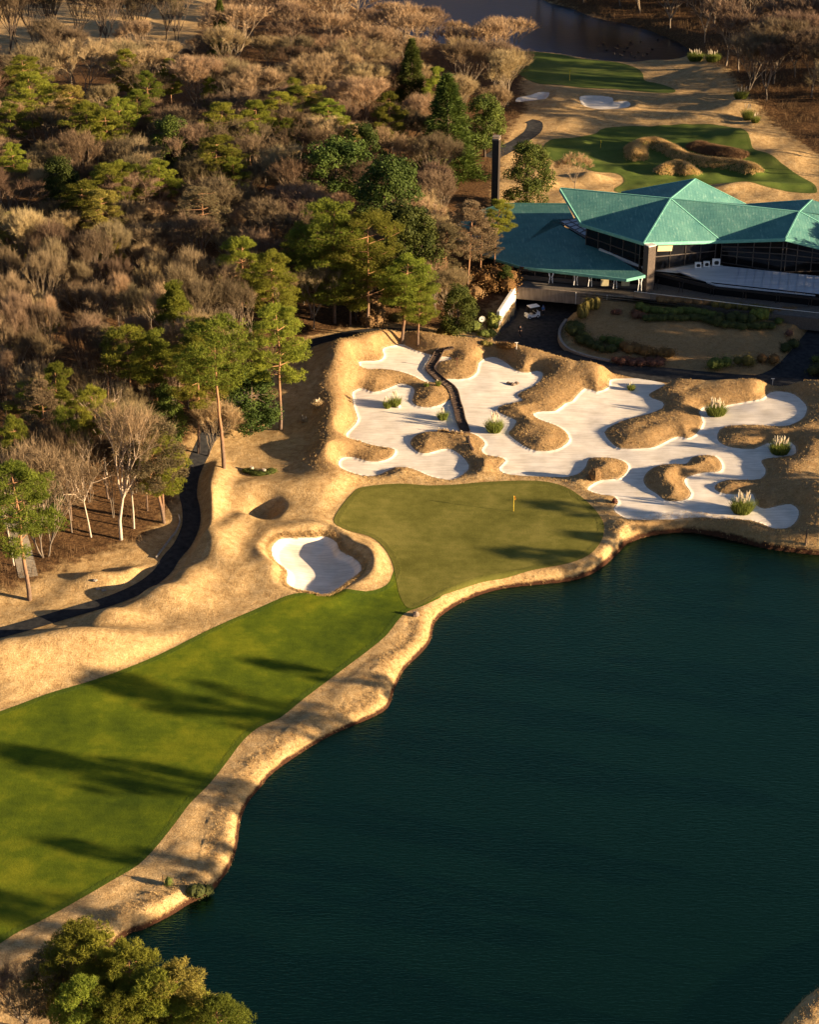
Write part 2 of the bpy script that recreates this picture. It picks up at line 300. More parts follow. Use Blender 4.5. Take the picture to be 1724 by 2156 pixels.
# dry winter turf, forest litter, wet bank
m, nt, b = new_mat('dry_turf', .95, .05); P = pos(nt)
n1, n2, n3 = noise(nt, .22, 4, P), noise(nt, 1.1, 5, P, .65), noise(nt, 6.0, 4, P, .7)
c = ramp(nt, n2, [(.28, (.30,.185,.078)), (.5, (.445,.297,.135)), (.74, (.57,.405,.21))])
c = mix(nt, math_(nt, 'MULTIPLY', n1, .35), c, (.27,.155,.06), 'MIX')
n5 = noise(nt, 4.0, 3, pos(nt, (.25, 1.6, 1), .9), .6)
c = mix(nt, .6, c, ramp(nt, n5, [(.35, (.8,.8,.8)), (.65, (1.15,1.15,1.15))]), 'MULTIPLY')
c = mix(nt, .75, c, ramp(nt, n3, [(.3, (.60,.58,.55)), (.68, (1.22,1.22,1.22))]), 'MULTIPLY')
gr = mrange(nt, math_(nt, 'ADD', math_(nt, 'MULTIPLY', noise(nt, .7, 5, P, .7), 2.2), math_(nt, 'MULTIPLY', attr(nt, 'd_lush'), -.4)), 1.0, 1.5)
c = mix(nt, math_(nt, 'MULTIPLY', gr, .6), c, (.075,.10,.02))
dk = math_(nt, 'MULTIPLY', mrange(nt, math_(nt, 'ADD', attr(nt, 'd_long'), math_(nt, 'MULTIPLY_ADD', n2, 3.0, -1.5)), 1.2, -1.2), .62)
c = mix(nt, dk, c, ramp(nt, noise(nt, 3.2, 5, P, .7), [(.3, (.14,.080,.034)), (.7, (.32,.19,.085))]))
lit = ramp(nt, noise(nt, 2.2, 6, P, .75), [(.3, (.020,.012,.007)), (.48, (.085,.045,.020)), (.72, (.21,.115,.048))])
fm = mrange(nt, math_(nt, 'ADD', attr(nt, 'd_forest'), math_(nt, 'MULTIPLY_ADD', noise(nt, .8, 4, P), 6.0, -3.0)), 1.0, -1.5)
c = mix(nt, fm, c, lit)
wet = mrange(nt, math_(nt, 'ADD', attr(nt, 'd_lake'), math_(nt, 'MULTIPLY', n2, -.5)), .10, -.12)
c = mix(nt, wet, c, (.05,.022,.012))
lip = mrange(nt, math_(nt, 'ABSOLUTE', math_(nt, 'SUBTRACT', attr(nt, 'd_sand'), .12)), .22, .02)
c = mix(nt, math_(nt, 'MULTIPLY', lip, .3), c, (.55,.43,.28))
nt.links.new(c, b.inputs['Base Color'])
bumpn(nt, b, math_(nt, 'ADD', math_(nt, 'ADD', n3, math_(nt, 'MULTIPLY', n2, 2.0)), math_(nt, 'MULTIPLY', noise(nt, 14, 2, P), .6)), .65, .11); M['turf'] = m
# sand
m, nt, b = new_mat('white_sand', .95, .05); P = pos(nt)
n1 = noise(nt, .5, 4, P); n2 = noise(nt, 9, 3, P, .7)
w = nd(nt, 'ShaderNodeTexNoise'); w.inputs['Scale'].default_value = 1.0; w.inputs['Detail'].default_value = 2; nt.links.new(pos(nt, (.35,5.0,1), .25), w.inputs['Vector'])
c = ramp(nt, n1, [(.3, (.64,.56,.45)), (.7, (.80,.715,.60))]); c = mix(nt, .45, c, ramp(nt, w.outputs[0], [(.38, (.70,.68,.66)), (.56, (1.06,1.06,1.06))]), 'MULTIPLY')
c = mix(nt, .3, c, ramp(nt, n2, [(.3, (.8,.8,.8)), (.7, (1.1,1.1,1.1))]), 'MULTIPLY')
nt.links.new(c, b.inputs['Base Color']); bumpn(nt, b, math_(nt, 'ADD', math_(nt, 'MULTIPLY', w.outputs[0], .6), math_(nt, 'MULTIPLY', n2, .3)), .35, .06); M['sand'] = m
# greens and fairways
def turf(name, a, bcol, ccol, rim, rimw, sc_=1.0):
    m, nt, b = new_mat(name, .9, .08); P = pos(nt)
    n1, n2, n3 = noise(nt, .10*sc_, 4, P, .6), noise(nt, .45*sc_, 5, P, .65), noise(nt, 5, 4, P, .7)
    c = ramp(nt, math_(nt, 'ADD', math_(nt, 'MULTIPLY', n1, .6), math_(nt, 'MULTIPLY', n2, .4)), [(.36, a), (.5, bcol), (.64, ccol)])
    c = mix(nt, .45, c, ramp(nt, n3, [(.3, (.75,.75,.75)), (.7, (1.15,1.15,1.15))]), 'MULTIPLY')
    st = noise(nt, 1.5, 3, pos(nt, (.12, 1.2, 1), .75)); c = mix(nt, .35, c, ramp(nt, st, [(.35, (.84,.84,.84)), (.65, (1.1,1.1,1.1))]), 'MULTIPLY')
    rm = mrange(nt, math_(nt, 'ADD', attr(nt, 'sd'), math_(nt, 'MULTIPLY', noise(nt, 2.5, 4, P), .5)), -rimw, -rimw+.35)
    c = mix(nt, math_(nt, 'MULTIPLY', rm, .5), c, rim)
    nt.links.new(c, b.inputs['Base Color']); bumpn(nt, b, math_(nt, 'ADD', n3, math_(nt, 'MULTIPLY', rm, noise(nt, 2.5, 3, P))), .5, .06)
    return m
M['green'] = turf('putting_turf', (.100,.096,.016), (.148,.136,.026), (.205,.178,.040), (.085,.085,.016), .75, 1.6)
M['fair'] = turf('fairway_turf', (.040,.062,.004), (.080,.106,.005), (.160,.166,.008), (.045,.070,.010), .6)
M['farfair'] = turf('far_turf', (.055,.085,.014), (.085,.115,.02), (.12,.14,.03), (.08,.09,.02), .5)
M['asphalt'] = simple('asphalt', (.022,.022,.024), (.052,.050,.048), 1.5, 1.0, .03, .3, bscale=20)
M['gravel'] = simple('pale_gravel', (.25,.2,.14), (.36,.3,.22), 3, .95, .05, .4)
# water
def water(name, col, refl, rough, bstr, sc1, sc2):
    m, nt, b = new_mat(name, .3, .12); b.inputs['IOR'].default_value = 1.33
    a1 = noise(nt, 1.0, 3, pos(nt, sc1, .08), .6, .3); a2 = noise(nt, 1.0, 2, pos(nt, sc2, -.25), .5)
    big = noise(nt, .03, 3, pos(nt)); hh = math_(nt, 'ADD', a1, math_(nt, 'MULTIPLY', a2, .7))
    bn = nd(nt, 'ShaderNodeBump'); bn.inputs['Strength'].default_value = bstr; bn.inputs['Distance'].default_value = .22
    nt.links.new(math_(nt, 'MULTIPLY', hh, math_(nt, 'MULTIPLY_ADD', big, 1.2, .3)), bn.inputs['Height']); nt.links.new(bn.outputs[0], b.inputs['Normal'])
    c = ramp(nt, noise(nt, .035, 3, pos(nt)), [(.35, tuple(q*.8 for q in col)), (.65, tuple(q*1.2 for q in col))]); nt.links.new(c, b.inputs['Base Color'])
    g = nd(nt, 'ShaderNodeBsdfGlossy'); g.inputs['Color'].default_value = (*refl, 1); g.inputs['Roughness'].default_value = rough; nt.links.new(bn.outputs[0], g.inputs['Normal'])
    ad = nd(nt, 'ShaderNodeAddShader'); nt.links.new(b.outputs[0], ad.inputs[0]); nt.links.new(g.outputs[0], ad.inputs[1]); nt.links.new(ad.outputs[0], nt.nodes['Material Output'].inputs[0])
    return m
M['lake'] = water('lake_water', (.0004,.0026,.0018), (.029,.087,.037), .14, .30, (.8,3.6,1), (1.3,5.5,1))
M['pond'] = water('pond_water', (.0008,.002,.004), (.006,.022,.038), .08, .15, (.4,1.6,1), (.7,2.6,1))

# ------------------------------------------------------------------ object helpers
OFF = {}
def link(o): sc.collection.objects.link(o)
def tag(o, label=None, cat=None, group=None, kind=None):
    for k, v in (('label', label), ('category', cat), ('group', group), ('kind', kind)):
        if v: o[k] = v
    return o
def thing(name, label, cat, loc, group=None):
    o = bpy.data.objects.new(name, None); link(o); o.location = loc; o.empty_display_size = .5; OFF[o.name] = np.array(loc, float); return tag(o, label, cat, group)
def mesh_np(name, V_, faces, m, smooth_=False, attrs=None):
    """faces: list of (k,n) int arrays"""
    V_ = np.asarray(V_, np.float32); me = bpy.data.meshes.new(name)
    faces = [np.asarray(f, np.int32) for f in faces if len(f)]
    loops = np.concatenate([f.ravel() for f in faces]); tot = np.concatenate([np.full(len(f), f.shape[1], np.int32) for f in faces])
    me.vertices.add(len(V_)); me.vertices.foreach_set('co', V_.ravel()); me.loops.add(len(loops)); me.loops.foreach_set('vertex_index', loops)
    me.polygons.add(len(tot)); me.polygons.foreach_set('loop_start', np.concatenate([[0], np.cumsum(tot)[:-1]]).astype(np.int32)); me.polygons.foreach_set('loop_total', tot)
    for k, a in (attrs or {}).items():
        at = me.attributes.new(k, 'FLOAT', 'POINT'); at.data.foreach_set('value', np.asarray(a, np.float32))
    me.polygons.foreach_set('use_smooth', np.full(len(tot), smooth_)); me.update(calc_edges=True)
    me.materials.append(M[m] if isinstance(m, str) else m); return me
def add(name, me, parent=None):
    o = bpy.data.objects.new(name, me); link(o)
    if parent is not None: o.parent = parent
    return o
class MB:                                          # gathers shapes in world coordinates, builds ONE mesh object
    def __init__(s): s.v = []; s.f = {3: [], 4: []}; s.n = 0
    def raw(s, v, f):
        v = np.asarray(v, float); f = np.asarray(f, int); s.v.append(v); s.f[f.shape[1]].append(f+s.n); s.n += len(v); return s
    def box(s, c, size, ax=None, rz=0.0):
        q = np.array([[i, j, k] for i in (-.5,.5) for j in (-.5,.5) for k in (-.5,.5)])*np.array(size)
        if ax is not None: q = q@np.array(ax)
        elif rz: c_, s_ = math.cos(rz), math.sin(rz); q = q@np.array([[c_, s_, 0], [-s_, c_, 0], [0, 0, 1]])
        return s.raw(q+np.array(c), [[0,1,3,2],[4,6,7,5],[0,4,5,1],[2,3,7,6],[0,2,6,4],[1,5,7,3]])
    def beam(s, a, b, w, t, up=(0,0,1)):           # bar from a to b, w wide, t thick
        a, b = np.array(a, float), np.array(b, float); d = b-a; L = np.linalg.norm(d); x = d/L; y = np.cross(up, x); y /= np.linalg.norm(y)+1e-9; z = np.cross(x, y)
        return s.box((a+b)/2, (L, w, t), ax=[x, y, z])
    def prism(s, poly_, z0, z1):                   # vertical prism, convex-ish polygon, z may be lists
        n = len(poly_); P = np.array([p[:2] for p in poly_], float); z0 = np.broadcast_to(z0, n); z1 = np.broadcast_to(z1, n)
        v = np.concatenate([np.column_stack([P, z0]), np.column_stack([P, z1])]); s.raw(v, [[i, (i+1) % n, n+(i+1) % n, n+i] for i in range(n)])
        s.raw(v, [[n, n+i, n+i+1] for i in range(1, n-1)]+[[0, i+1, i] for i in range(1, n-1)]); return s
    def tube(s, pts, r, n=8, cap=True):
        pts = np.array(pts, float); r = np.broadcast_to(r, len(pts)); T = np.gradient(pts, axis=0); T /= np.linalg.norm(T, axis=1)[:,None]+1e-9
        ref = np.array([0,0,1.]) if abs(T[0][2]) < .9 else np.array([1.,0,0]); rings = []
        for p, t, q in zip(pts, T, r):
            x = np.cross(t, ref); x /= np.linalg.norm(x)+1e-9; y = np.cross(t, x); a = np.arange(n)*2*math.pi/n
            rings.append(p+q*(np.cos(a)[:,None]*x+np.sin(a)[:,None]*y))
        v = np.concatenate(rings); k = len(pts); f = [[i*n+j, i*n+(j+1) % n, (i+1)*n+(j+1) % n, (i+1)*n+j] for i in range(k-1) for j in range(n)]
        s.raw(v, f)
        if cap: s.raw(v, [[0, j+1, j] for j in range(1, n-1)]+[[(k-1)*n, (k-1)*n+j, (k-1)*n+j+1] for j in range(1, n-1)])
        return s
    def ell(s, c, r, n=10, m=6):
        a = np.arange(n)*2*math.pi/n; v = [[0,0,-1]]
        for i in range(1, m): p = -math.pi/2+math.pi*i/m; v += [[math.cos(p)*math.cos(q), math.cos(p)*math.sin(q), math.sin(p)] for q in a]
        v += [[0,0,1]]; v = np.array(v)*np.array(r)+np.array(c); N = len(v)-1
        s.raw(v, [[1+i*n+j, 1+i*n+(j+1) % n, 1+(i+1)*n+(j+1) % n, 1+(i+1)*n+j] for i in range(m-2) for j in range(n)])
        s.raw(v, [[0, 1+(j+1) % n, 1+j] for j in range(n)]+[[N, 1+(m-2)*n+j, 1+(m-2)*n+(j+1) % n] for j in range(n)]); return s
    def build(s, name, m, parent=None, origin=None, smooth_=False):
        v = np.concatenate(s.v); root = parent
        while root is not None and root.parent is not None: root = root.parent
        o0 = OFF[root.name] if root is not None else np.array(origin if origin is not None else [0,0,0], float)
        me = mesh_np(name, v-o0, [np.concatenate(s.f[k]) for k in (3, 4) if s.f[k]], m, smooth_)
        o = add(name, me, parent)
        if root is None: o.location = o0; OFF[o.name] = o0
        return o

# ------------------------------------------------------------------ the ground
VG = np.column_stack([XX.ravel(), YY.ravel(), HT.ravel()]); I = np.arange(NR*NC).reshape(NR, NC)
a, b_, c_, d_ = I[:-1,:-1].ravel(), I[:-1,1:].ravel(), I[1:,1:].ravel(), I[1:,:-1].ravel()
TRI = np.concatenate([np.stack([a, b_, c_], 1), np.stack([a, c_, d_], 1)])
lush = np.minimum(np.minimum(D['green'], D['fair']), 8)
spots = np.minimum.reduce([np.hypot(XX-p[0], YY-p[1])-r for p, r in [(PB(545,990), 2.6), (PB(430,1060), 3.5), (PB(180,1440), 1.5), (PB(-10,1450), 3), (PB(680,1480), 1.5), (PB(830,1320), 1.6), (PB(490,785), 2), (PB(120,1170), 3)]])
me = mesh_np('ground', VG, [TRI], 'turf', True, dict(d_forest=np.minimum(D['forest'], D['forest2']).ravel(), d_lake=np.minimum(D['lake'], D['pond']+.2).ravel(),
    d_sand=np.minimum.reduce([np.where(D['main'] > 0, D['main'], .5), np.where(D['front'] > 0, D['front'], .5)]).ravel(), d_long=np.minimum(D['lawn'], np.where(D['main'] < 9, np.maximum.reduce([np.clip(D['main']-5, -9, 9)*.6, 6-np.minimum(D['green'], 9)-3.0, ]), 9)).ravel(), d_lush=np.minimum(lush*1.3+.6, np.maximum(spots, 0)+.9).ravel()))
tag(add('ground', me), kind='structure')
UN = np.minimum(D['green'], D['fair'])
def rimq(p):
    ri = int(round(float(np.interp(p[1], Y, np.arange(NR))))); ci = int(round(float(np.interp(p[0]/wy(p[1]), U, np.arange(NC))))); return UN[ri, ci]
def sheet(name, s, mat, dz=.03, z=None, label=None, rim=None):
    S = s.ravel(); T = S[TRI]; ins = T < 0; k = ins.sum(1); full = TRI[k == 3]; part = TRI[(k > 0) & (k < 3)]
    verts = []; idm = {}; faces = []
    def vid(key, co, sv):
        if key not in idm: idm[key] = len(verts); verts.append((*co, sv))
        return idm[key]
    for t in part:
        poly_ = []
        for i in range(3):
            p, q = int(t[i]), int(t[(i+1) % 3]); sp_, sq = S[p], S[q]
            if sp_ < 0: poly_.append(vid((p,), VG[p], sp_))
            if (sp_ < 0) != (sq < 0):
                lo, hi = min(p, q), max(p, q); w = S[lo]/(S[lo]-S[hi]); poly_.append(vid((lo, hi), VG[lo]*(1-w)+VG[hi]*w, 0))
        for i in range(1, len(poly_)-1): faces.append((poly_[0], poly_[i], poly_[i+1]))
    uq, inv = np.unique(full, return_inverse=True); n0 = len(verts)
    remap = np.empty(len(uq), int); extra = []
    for j, g in enumerate(uq):
        if (int(g),) in idm: remap[j] = idm[(int(g),)]
        else: remap[j] = n0+len(extra); extra.append(g)
    ex = np.array(extra, int); vv = np.array(verts).reshape(-1, 4)
    allv = np.concatenate([vv, np.column_stack([VG[ex], S[ex]])]) if len(ex) else vv
    F = [np.array(faces, int).reshape(-1, 3), remap[inv.reshape(-1, 3)]]; co = allv[:,:3].copy()
    if z is not None: co[:,2] = z
    else: co[:,2] += dz
    me = mesh_np(name, co, F, mat, True, dict(sd=allv[:,3] if rim is None else np.concatenate([[rimq(p) for p in vv[:,:2]], np.asarray(rim).ravel()[ex]]))); o = add(name, me)
    return tag(o, label, kind='structure')
sheet('lake_water', D['lake']-.35, 'lake', z=0.0, label='dark green rippled lake filling the lower right')
sheet('pond_water', D['pond']-.8, 'pond', z=1.4, label='dark blue pond beyond the far green')
sheet('fairway', D['fair'], 'fair', .02, label='bright green mown fairway running beside the lake', rim=UN)
sheet('putting_green', D['green'], 'green', .035, label='olive putting green with a yellow pin between lake and bunkers', rim=UN)
sheet('sand_bunker', D['main'], 'sand', .03, label='sprawling white sand bunker winding among grassy mounds')
sheet('sand_bunker', D['front'], 'sand', .03, label='single white bunker in front of the putting green')
sheet('sand_bunker', D['far1'], 'sand', .03, label='lobed pale bunker in front of the far green')
sheet('sand_bunker', D['far2'], 'sand', .03, label='pale bunker half hidden behind the tawny trees at the pond')
sheet('putting_green', D['fgreen'], 'farfair', .03, label='dark far green at the edge of the pond')
sheet('fairway', D['ffair'], 'farfair', .03, label='green turf round the tall-grass dunes behind the clubhouse')
sheet('road', D['road'], 'asphalt', .03, label='dark asphalt drive leading into the tunnel under the terrace')
sheet('cart_path', D['path'], 'asphalt', .045, label='narrow dark asphalt cart path winding along the wood')
sheet('cart_path', D['fpath'], 'asphalt', .03, label='short dark path bend behind the chimney')
sheet('footpath', D['wpath'], 'gravel', .03, label='grey gravel footpath among the pines at the left edge')
# a few places where the tan grass lip of the path kerb shows
rngG = np.random.default_rng(11)
def on(x, y, dz=0.0): return np.array([x, y, float(hq(x, y))+dz])
def blades(P, n, spread, L, w, lean, rng):         # tufts of thin blades at points P
    m_ = len(P); base_ = np.repeat(P, n, 0)+np.column_stack([rng.normal(0, spread, (m_*n, 2)), np.zeros(m_*n)])
    a = rng.uniform(0, 6.283, m_*n); tilt = np.abs(rng.normal(0, lean, m_*n)); Ls = L*rng.uniform(.6, 1.2, m_*n)*(1 if np.isscalar(L) else 1)
    d = np.column_stack([np.cos(a)*np.sin(tilt), np.sin(a)*np.sin(tilt), np.cos(tilt)]); b2 = rng.uniform(0, 6.283, m_*n)
    s_ = np.column_stack([np.cos(b2), np.sin(b2), np.zeros(m_*n)])*w/2; tip = base_+d*Ls[:,None]
    v = np.stack([base_-s_, base_+s_, tip], 1).reshape(-1, 3); return v, np.arange(len(v)).reshape(-1, 3)
M['drygrass'] = simple('dry_grass', (.38,.24,.10), (.60,.43,.20), .8, .9, .05, trans=.35)
M['fescue'] = simple('tall_fescue', (.48,.31,.12), (.66,.47,.22), .6, .9, .05, trans=.4)
M['brownfescue'] = simple('brown_fescue', (.16,.09,.045), (.25,.15,.08), .6, .9, .05, trans=.2)
def sel(mask, n, rng):
    iy, ix = np.where(mask); area = (np.gradient(YY, axis=0)*np.gradient(XX, axis=1))[iy, ix]; k = rng.choice(len(iy), n, p=area/area.sum())
    x = XX[iy[k], ix[k]]+rng.uniform(-.15, .15, n); y = YY[iy[k], ix[k]]+rng.uniform(-.2, .2, n); return np.column_stack([x, y, hq(x, y)])
vis = (np.abs(UU) < 1.05) & (YY > 100) & (YY < 300)
P1 = sel(vis & (D['lake'] > .05) & (D['lake'] < 2.6) & (np.minimum(D['green'], D['fair']) > .5), 5000, rngG)
P2 = sel(vis & (D['main'] > .08) & (D['main'] < 4.5) & (D['lake'] > .3) & (D['green'] > .6) & (D['road'] > .5), 7500, rngG); P3 = sel(vis & (D['front'] > .05) & (D['front'] < .7), 2500, rngG)
v, f = blades(np.concatenate([P1, P2, P3]), 4, .10, .20, .05, .7, rngG)
tag(add('dry_grass', mesh_np('dry_grass', v, [f], 'drygrass')), 'short tawny grass fringing the lake bank and bunker edges', 'grass', kind='stuff')
dn = np.minimum(d1, d2); Pd = sel((dn < 2.2), 7000, rngG); v, f = blades(Pd, 5, .15, .5, .06, .6, rngG)
tag(add('tall_grass', mesh_np('tall_grass', v, [f], 'fescue')), 'golden tall grass covering the curved dune on the far fairway', 'grass', kind='stuff')
Pd = sel((d3 < 2.4), 5000, rngG); v, f = blades(Pd, 6, .15, .7, .06, .5, rngG)
tag(add('tall_grass', mesh_np('tall_grass', v, [f], 'brownfescue')), 'brown tall grass patch behind the golden dune', 'grass', kind='stuff')
# ------------------------------------------------------------------ foliage and bark
def bark(name, a, b_, c):
    m, nt, b = new_mat(name, .9, .1); tc = nd(nt, 'ShaderNodeTexCoord'); sx_ = nd(nt, 'ShaderNodeSeparateXYZ'); nt.links.new(tc.outputs['Object'], sx_.inputs[0])
    f = noise(nt, 3, 5, tc.outputs['Object'], .7)
    lo = ramp(nt, f, [(.3, a), (.7, b_)]); c_ = mix(nt, mrange(nt, math_(nt, 'ADD', sx_.outputs[2], math_(nt, 'MULTIPLY', f, 4)), 3.0, 8.0), lo, c)
    nt.links.new(c_, b.inputs['Base Color']); bumpn(nt, b, f, .6, .08); return m
M['pinebark'] = bark('pine_bark', (.09,.06,.042), (.17,.115,.08), (.27,.14,.07))
M['greybark'] = bark('grey_bark', (.10,.078,.058), (.19,.15,.11), (.23,.175,.12))
M['darkbark'] = bark('dark_bark', (.05,.037,.028), (.09,.065,.048), (.12,.085,.06))
M['palebark'] = bark('pale_bark', (.34,.27,.20), (.48,.40,.31), (.40,.30,.21))
def leafmat(name, a, b_, trans=.25, rnd=.5, scale=.5):
    m, nt, b = new_mat(name, .75, .15); tc = nd(nt, 'ShaderNodeTexCoord'); f = noise(nt, scale, 4, tc.outputs['Object'], .65)
    oi = nd(nt, 'ShaderNodeObjectInfo'); c = ramp(nt, f, [(.32, a), (.68, b_)])
    hs = nd(nt, 'ShaderNodeHueSaturation'); r = oi.outputs['Random']
    nt.links.new(math_(nt, 'MULTIPLY_ADD', r, .06*rnd, .5-.03*rnd), hs.inputs['Hue'])
    nt.links.new(math_(nt, 'MULTIPLY_ADD', math_(nt, 'FRACT', math_(nt, 'MULTIPLY', r, 7.31)), rnd, 1-rnd*.5), hs.inputs['Value'])
    nt.links.new(c, hs.inputs['Color']); c = hs.outputs[0]; nt.links.new(c, b.inputs['Base Color'])
    t = nd(nt, 'ShaderNodeBsdfTranslucent'); nt.links.new(c, t.inputs[0]); ms = nd(nt, 'ShaderNodeMixShader'); ms.inputs[0].default_value = trans
    nt.links.new(b.outputs[0], ms.inputs[1]); nt.links.new(t.outputs[0], ms.inputs[2]); nt.links.new(ms.outputs[0], nt.nodes['Material Output'].inputs[0]); return m
M['needles'] = leafmat('pine_needles', (.085,.102,.012), (.245,.250,.030), .42, .7)
M['yneedles'] = leafmat('golden_needles', (.17,.15,.025), (.40,.31,.07), .3, .3)
M['deadneedles'] = leafmat('brown_needles', (.12,.085,.045), (.22,.16,.08), .25, .5)
M['evergreen'] = leafmat('evergreen_leaves', (.032,.052,.010), (.090,.110,.016), .25, .7)
M['cedarleaf'] = leafmat('cedar_leaves', (.040,.058,.010), (.085,.105,.016), .25, .5)
M['twigs'] = leafmat('bare_twigs', (.118,.079,.044), (.212,.148,.083), .15, .75, .25)
M['goldtwigs'] = leafmat('golden_twigs', (.25,.168,.080), (.38,.27,.145), .2, .5, .25)
M['redtwigs'] = leafmat('red_brown_twigs', (.098,.060,.033), (.165,.108,.058), .15, .6, .25)
M['brush'] = leafmat('undergrowth', (.06,.034,.018), (.17,.10,.045), .15, .2, .35)
for nm, a, b_ in (('h_green', (.055,.075,.016), (.13,.145,.028)), ('h_olive', (.09,.075,.018), (.16,.125,.03)), ('h_orange', (.12,.060,.020), (.21,.115,.035)),
                  ('h_red', (.11,.045,.030), (.18,.085,.05)), ('h_lime', (.13,.15,.025), (.20,.21,.04)), ('h_dark', (.032,.040,.012), (.075,.080,.02)), ('h_brown', (.15,.085,.035), (.26,.155,.065))):
    M[nm] = leafmat(nm.replace('h_', 'shrub_'), a, b_, .2, .15, 1.2)
def cat(parts):                                    # join [(v,f),...] sharing face size
    vs, fs, n = [], [], 0
    for v, f in parts: vs.append(v); fs.append(f+n); n += len(v)
    return np.concatenate(vs), np.concatenate(fs)
def segtubes(Sg, n=5):                             # Sg rows: p0(3) p1(3) r0 r1
    Sg = np.array(Sg); p0, p1, r0, r1 = Sg[:,:3], Sg[:,3:6], Sg[:,6], Sg[:,7]; d = p1-p0; d /= np.linalg.norm(d, axis=1)[:,None]+1e-9
    ref = np.where(np.abs(d[:,2:3]) < .9, np.array([[0,0,1.]]), np.array([[1.,0,0]])); x = np.cross(d, ref); x /= np.linalg.norm(x, axis=1)[:,None]; y = np.cross(d, x)
    a = np.arange(n)*2*math.pi/n; ring = np.cos(a)[None,:,None]*x[:,None]+np.sin(a)[None,:,None]*y[:,None]
    v = np.concatenate([p0[:,None]+ring*r0[:,None,None], p1[:,None]+ring*r1[:,None,None]], 1).reshape(-1, 3)
    q = np.array([[j, (j+1) % n, n+(j+1) % n, n+j] for j in range(n)]); return v, (np.arange(len(Sg))[:,None,None]*2*n+q[None]).reshape(-1, 4)
def twigs_mesh(P, Dn, L, W, rng):                  # thin triangles
    s_ = np.cross(Dn, rng.normal(size=Dn.shape)); s_ /= np.linalg.norm(s_, axis=1)[:,None]+1e-9; W = np.broadcast_to(W, len(P))[:,None]; L = np.broadcast_to(L, len(P))[:,None]
    v = np.stack([P-s_*W/2, P+s_*W/2, P+Dn*L], 1).reshape(-1, 3); return v, np.arange(len(v)).reshape(-1, 3)
def unit(v): return v/(np.linalg.norm(v, axis=-1, keepdims=True)+1e-9)
def bare_tree(seed, h=10.0, stems=1, spread=.55, dense=1.0, thin=1.0, tall=.28):
    rng = np.random.default_rng(seed); seg = []; tips = []
    def grow(p, d, L, r, lev):
        q = p; k = 2
        for i in range(k):
            d2 = unit(d+rng.normal(0, .07, 3)+np.array([0,0,.05])); nq = q+d2*L/k; seg.append([*q, *nq, r*(1-.18*i), r*(1-.18*(i+1))]); q = nq; d = d2
            if lev >= 2: tips.append((q, d, lev))
        if lev >= 4: return
        nk = int(rng.integers(2, 4)) if lev else 5
        a0 = rng.uniform(0, 6.28)
        for j in range(nk):
            a = a0+j*6.28/nk+rng.normal(0, .4); sa = spread*(.75+.5*rng.random())*(1 if lev else 1.15)
            x = unit(np.cross(d, [0.3,.9,.1])); y = np.cross(d, x); nd_ = unit(d*math.cos(sa)+(x*math.cos(a)+y*math.sin(a))*math.sin(sa)+np.array([0,0,.16]))
            grow(q, nd_, L*(.74+.14*rng.random()) if lev else h*.25, r*.60, lev+1)
    for s_ in range(stems):
        a = rng.uniform(0, 6.28); lean = .06 if stems == 1 else .28
        grow(np.array([math.cos(a)*.2*(stems > 1), math.sin(a)*.2*(stems > 1), -.3]), unit(np.array([math.cos(a)*lean, math.sin(a)*lean, 1])), h*tall*(.8+.4*rng.random()), h*.0135/(stems**.4), 0)
    P = []; Dn = []; LL = []
    for q, d, lev in tips:
        n = int((7 if lev < 4 else 30)*dense/stems**.5); P.append(q+d*rng.uniform(-.5, .05, n)[:,None]); Dn.append(unit(d+rng.normal(0, .42, (n, 3))+np.array([0,0,.18]))); LL.append(rng.uniform(.5, 1.25, n))
    P, Dn, LL = np.concatenate(P), np.concatenate(Dn), np.concatenate(LL)*h/10
    Z = max(P[:,2].max()+.5, .1); sc_ = h/Z; seg = np.array(seg); seg[:,:6] *= sc_; P = P*sc_
    big = seg[:,6] > .012
    tv, tf = segtubes(seg[big], 5); cv1 = twigs_mesh(P, Dn, LL, .030*thin, rng)
    P2 = P+Dn*(LL*rng.uniform(.2, .7, len(P)))[:,None]; cv2 = twigs_mesh(P2, unit(Dn+rng.normal(0, .55, Dn.shape)), LL*.6, .026*thin, rng)
    cv, cf = cat([cv1, cv2]); return (tv, [tf]), (cv, [cf])
def tufts(C, n, rad, L, W, rng, up=.5):            # needle tufts spread through flattened pads
    m_ = len(C); rad = np.asarray(rad); u = unit(rng.normal(size=(m_*n, 3)))*rng.uniform(.35, 1, (m_*n, 1))**.5; P = np.repeat(C, n, 0)+u*np.repeat(rad, n, 0) if rad.ndim == 2 else np.repeat(C, n, 0)+u*rad
    k = 4; P = np.repeat(P, k, 0); Dn = unit(rng.normal(size=P.shape)+np.array([0,0,up])+np.repeat(u, k, 0)*np.array([.8,.8,.4])); return twigs_mesh(P, Dn, rng.uniform(.7, 1.2, len(P))*L, W, rng)
